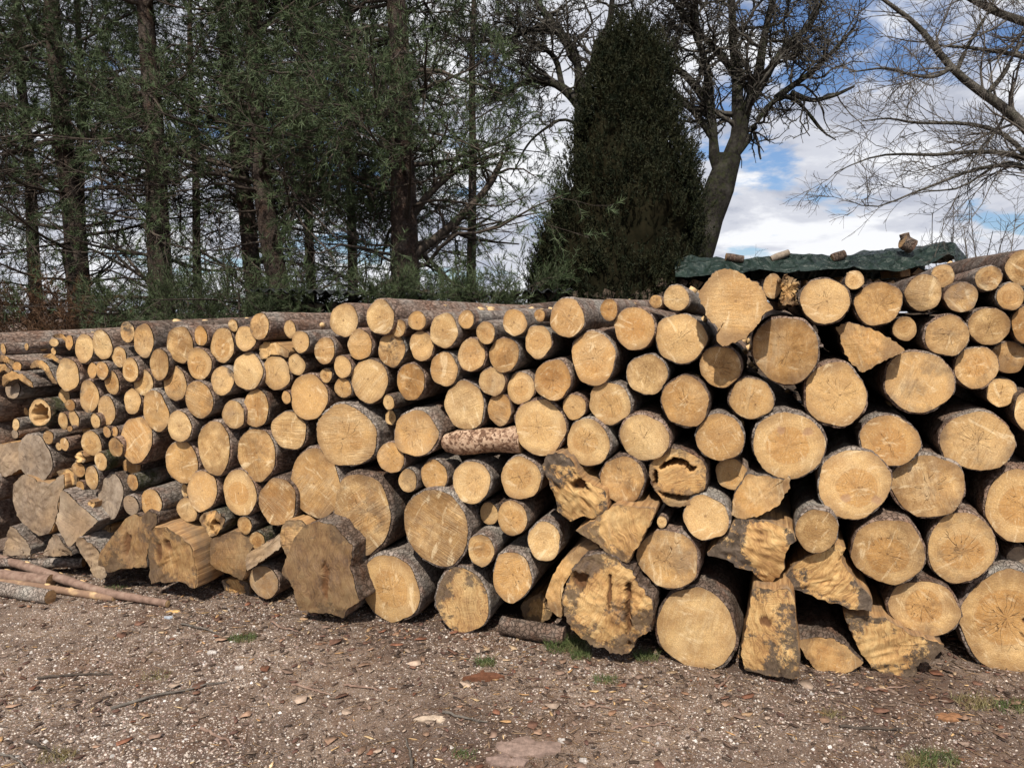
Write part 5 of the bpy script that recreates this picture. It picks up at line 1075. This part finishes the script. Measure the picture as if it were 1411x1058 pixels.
    chips('dry_leaves', 700, 0.02, 0.065, 0.6, [(0.30, 0.19, 0.13), (0.2, 0.09, 0.055), (0.40, 0.30, 0.23), (0.15, 0.08, 0.055), (0.24, 0.16, 0.12)], 'dry brown leaves and bark plates lying among the gravel', 'dry leaves', thick=0.06)
    # twigs, each its own thing where it is long enough to pick out
    spots = [(290, 868, 95, 'curved grey'), (105, 930, 80, 'thin dark'), (235, 955, 120, 'long thin bent'), (390, 865, 50, 'short brown'), (430, 945, 60, 'straight brown'), (500, 942, 50, 'bent brown'), (20, 1045, 60, 'hooked grey'),
             (60, 1030, 60, 'straight dark'), (565, 1035, 55, 'upright grey'), (998, 935, 40, 'slanting brown'), (1222, 945, 50, 'short straight brown'), (820, 968, 40, 'reddish brown'), (1200, 1000, 70, 'dark crooked'), (640, 985, 60, 'grey crooked'), (300, 1010, 60, 'brown forked'), (895, 995, 50, 'dull brown')]
    for i, (px, py, ln, adj) in enumerate(spots):
        d = ray(px, py); t = (0.014 - EYE) / d[2]; c = np.array((0, 0, EYE)) + d * t; c[2] = float(ground_z(np.array([c[0]]), np.array([c[1]]))[0]) + 0.005; root_a = rg.uniform(-0.6, 0.6) + (1.4 if 'upright' in adj or 'slanting' in adj else 0)
        L = ln / FPX * np.linalg.norm(d * t); n = 12; s = np.linspace(-0.5, 0.5, n); cur = rg.uniform(-0.25, 0.25); P = np.stack([s * L * math.cos(root_a) - cur * L * (s * s) * math.sin(root_a), s * L * math.sin(root_a) * 1.3 + cur * L * s * s, np.abs(snoise(np.stack([s, s * 0, s * 0], 1), 9, i)) * 0.006], 1) + rg.normal(size=(n, 3)) * 0.0015
        r = np.linspace(0.0055, 0.0025, n) * rg.uniform(0.8, 1.3)
        G = [(P[None], r[None], 7)]
        T0, r0 = grow(P[None], r[None], 2, L * 0.12, L * 0.3, 0.4, 0.8, rg, 0.3, 0.9, 0, 0.1, 5, 0.7, 0.0018); T0[..., 2] = np.clip(T0[..., 2], 0, 0.02); G.append((T0, r0, 5))
        pale_t = any(w in adj for w in ('pale', 'yellow')); m = POLEB if pale_t else PINETWIG if 'dark' in adj else POLEB if 'brown' in adj else TWIG
        o = tubes('fallen_twig', G, m, None); o.location = c; tag(o, None, 'twig', 'fallen twigs on the soil'); TW.append((o, adj, px, py))
    # flat pieces of bark and a few stones big enough to single out
    def flat(name, px, py, w, h, col, label, cat, thick=0.008, seed=0):
        d = ray(px, py); t = -EYE / d[2]; c = np.array((0, 0, EYE)) + d * t; r2 = np.random.default_rng(seed); n = 16; a = np.arange(n) / n * 2 * np.pi
        sx = w / FPX * np.linalg.norm(d * t) / 2; sy = sx * h; rr = 1 + 0.3 * r2.normal(size=n) * 0.8; q = np.stack([np.cos(a) * sx * rr, np.sin(a) * sy * rr, thick * r2.uniform(0.5, 1.2, n)], 1)
        q2 = q * [0.6, 0.6, 1] + [0, 0, thick * 0.5]; b = q * [1.03, 1.03, 0] - [0, 0, 0.01]; V = np.concatenate([b, q, q2 + r2.normal(size=q2.shape) * thick * 0.2, [[0, 0, thick * 1.5]]])
        F = [(k * n + i, k * n + (i + 1) % n, (k + 1) * n + (i + 1) % n, (k + 1) * n + i) for k in (0, 1) for i in range(n)] + [(2 * n + i, 2 * n + (i + 1) % n, 3 * n) for i in range(n)]
        c[2] = float(ground_z(np.array([c[0]]), np.array([c[1]]))[0]); o = mesh(name, V, F, TINT, None, False, np.repeat(np.array([col]), len(V), 0), loc=c); tag(o, label, cat)
    flat('embedded_rock', 728, 1030, 75, 0.55, (0.24, 0.17, 0.14), 'flat pinkish rock in the soil, at the bottom middle of the picture', 'rock', 0.010, 1)
    flat('embedded_rock', 700, 1048, 50, 0.5, (0.22, 0.155, 0.13), 'smaller pinkish rock touching the flat one at the bottom middle', 'rock', 0.010, 2)
    flat('bark_piece', 668, 934, 34, 0.5, (0.13, 0.055, 0.03), 'reddish-brown curled bark piece in front of the half-blackened ground log', 'bark piece', 0.02, 3)
    flat('bark_piece', 1308, 988, 30, 0.5, (0.24, 0.12, 0.06), 'tan bark piece on the soil in front of the very thick cracked log', 'bark piece', 0.008, 4)
    flat('bark_piece', 597, 990, 38, 0.35, (0.42, 0.33, 0.25), 'pale flat bark strip lying on the soil, below the thick ringed log', 'bark piece', 0.008, 5)
    flat('stone', 292, 903, 10, 0.8, (0.46, 0.42, 0.39), 'small white stone on open soil below the massive forked stump', 'stone', 0.007, 6)
    flat('stone', 330, 923, 10, 0.8, (0.46, 0.42, 0.39), 'small white stone right of its twin on the open soil', 'stone', 0.007, 7)
    flat('stone', 805, 1046, 10, 0.8, (0.46, 0.42, 0.39), 'small bright white stone right of the pinkish rocks', 'stone', 0.008, 8)
    flat('stone', 774, 1020, 10, 0.6, (0.46, 0.42, 0.39), 'pale grey stone just above the bright white one', 'stone', 0.008, 9)
    flat('stone', 233, 851, 11, 0.5, (0.34, 0.37, 0.42), 'bluish-white crumpled scrap beside the tip of the longest pole', 'scrap', 0.007, 10)
    flat('wood_chip', 238, 843, 14, 0.4, (0.55, 0.35, 0.15), 'small orange wood chip at the tip of the longest pole', 'wood chip', 0.006, 11)
    G = mat_foliage('grass_blades', (0.055, 0.085, 0.025), (0.095, 0.12, 0.045), (0.19, 0.17, 0.08), 8)
    GD = mat_foliage('dry_grass_blades', (0.17, 0.13, 0.06), (0.26, 0.2, 0.1), (0.1, 0.12, 0.04), 8)
    tufts = [(780, 893, 150, 0.11, 0.075, G, 'fullest green grass tuft, at the foot of the huge rotten stump'), (800, 905, 60, 0.05, 0.05, G, 'small grass tuft right of the fullest one'), (890, 905, 70, 0.06, 0.05, G, 'grass tuft between the huge stump and the very thick pale log'),
             (335, 884, 90, 0.07, 0.035, G, 'low mossy green tuft on open soil before the forked stump'), (668, 915, 60, 0.05, 0.04, G, 'little green tuft above the reddish curled bark piece'), (835, 935, 60, 0.06, 0.03, G, 'sparse tuft on the soil below the huge rotten stump'),
             (215, 935, 50, 0.07, 0.02, GD, 'dry tuft on the open gravel at the far side'), (1345, 970, 90, 0.09, 0.04, GD, 'dry grass tuft below the very thick cracked log'), (1290, 1048, 90, 0.09, 0.05, G, 'green tuft by the bottom edge, nearest the camera'),
             (1260, 1050, 50, 0.06, 0.04, GD, 'thin dry tuft left of the green one by the bottom edge'), (80, 1045, 60, 0.07, 0.03, GD, 'brownish moss tuft near the hooked grey twig'), (1395, 975, 70, 0.08, 0.04, G, 'green tuft cut by the picture edge below the cracked log'),
             (1145, 985, 50, 0.05, 0.02, GD, 'faint dry tuft under the split wedge on the ground'), (640, 1040, 35, 0.05, 0.025, G, 'tiny green sprout left of the pinkish rocks'), (160, 812, 50, 0.07, 0.02, G, 'mossy green patch between the poles and the heart-topped butt')]
    for i, (px, py, n, w, h, m, lab) in enumerate(tufts):
        d = ray(px, py); t = -EYE / d[2]; c = np.array((0, 0, EYE)) + d * t; c[2] = float(ground_z(np.array([c[0]]), np.array([c[1]]))[0]); n *= 3
        p = np.clip(rg.normal(size=(n, 3)), -1.5, 1.5) * [w * 0.5, w * 0.35, 0]; w = w; D = np.stack([rg.normal(size=n) * 0.5, rg.normal(size=n) * 0.5, np.ones(n)], 1); D /= np.linalg.norm(D, axis=1, keepdims=True); L = h * rg.uniform(0.4, 1.1, (n, 1))
        sd = np.cross(D, rg.normal(size=(n, 3))); sd /= np.linalg.norm(sd, axis=1, keepdims=True); mid = p + D * L * 0.55; tip = p + D * L + rg.normal(size=(n, 3)) * [0.3, 0.3, 0.0] * L; V = np.stack([p - sd * 0.0012, p + sd * 0.0012, mid + sd * 0.001, tip, mid - sd * 0.001], 1).reshape(-1, 3)
        F = (np.array([[0, 1, 2], [0, 2, 4], [4, 2, 3]])[None] + 5 * np.arange(n)[:, None, None]).reshape(-1, 3); o = mesh('grass_tuft', V, F, m, None, False, loc=c); tag(o, lab, 'grass tuft', 'grass tufts on the soil')
TW = []
TINT = mat_tint('litter_pieces')
litter()
for i, (o, adj, px, py) in enumerate(TW):
    marks = [(q['mark'], (q['x'] - px) ** 2 + (q['y'] - py) ** 2) for q in PILE if q.get('mark')] + [('the pinkish rocks', (715 - px) ** 2 + (1040 - py) ** 2), ('the ground pole ends', (120 - px) ** 2 + (800 - py) ** 2)]
    o['label'] = f'{adj} fallen twig on the soil, its nearest neighbour being {min(marks, key=lambda t: t[1])[0]}'

# ------------------------------------------------------------------ labels of the round logs
def label_logs():
    marks = [q for q in PILE if q.get('mark')]
    def size(r): return 'very thick' if r > 46 else 'thick' if r > 33 else 'medium' if r > 22 else 'thin' if r > 13 else 'very thin'
    def look(o):
        if o['grey'] >= 0.9: return 'weathered grey'
        if o.get('side') is BARK_MOSS: return 'mossy-barked'
        if o['heart'] >= 1: return 'ringed'
        if o['saw'] >= 1.4: return 'saw-streaked'
        if o['crack'] >= 1.2: return 'cracked'
        if o['stain'] >= 1.2: return 'stained'
        return 'orange' if o['tone'] >= 0.75 else 'pale' if o['tone'] < 0.3 else 'tan'
    def direc(dx, dy):
        a = math.degrees(math.atan2(-dy, dx)) % 360
        return ['right of', 'up and right of', 'above', 'up and left of', 'left of', 'down and left of', 'below', 'down and right of'][int((a + 22.5) // 45) % 8]
    G = {}
    for d in PILE:
        if d['kind'] != 'round': continue
        if d['label']:
            tag(d['o'], d['label'], 'log', 'logs stacked in the pile'); continue
        if d['x'] > 1411 + d['r'] or d['x'] < -d['r']:
            G.setdefault(('out', d['x'] > 700), []).append((d['y'], d)); continue
        m = min(marks, key=lambda q: math.hypot(q['x'] - d['x'], q['y'] - d['y'])); dist = math.hypot(m['x'] - d['x'], m['y'] - d['y'])
        G.setdefault((m['mark'], direc(d['x'] - m['x'], d['y'] - m['y']), size(d['r'])), []).append((dist, d))
    for key, lst in G.items():
        lst.sort(key=lambda t: t[0])
        for i, (dist, d) in enumerate(lst):
            if key[0] == 'out': lab = f'log end beyond the {"near" if key[1] else "far"} picture edge, {ordn(i)} from the top there'
            else:
                o_ = '' if len(lst) == 1 else ('nearest ' if i == 0 else ordn(i) + '-nearest ')
                lab = f'{look(d["opt"])} {o_}{key[2]} log {key[1]} {key[0]}'
            tag(d['o'], lab, 'log', 'logs stacked in the pile')
label_logs()
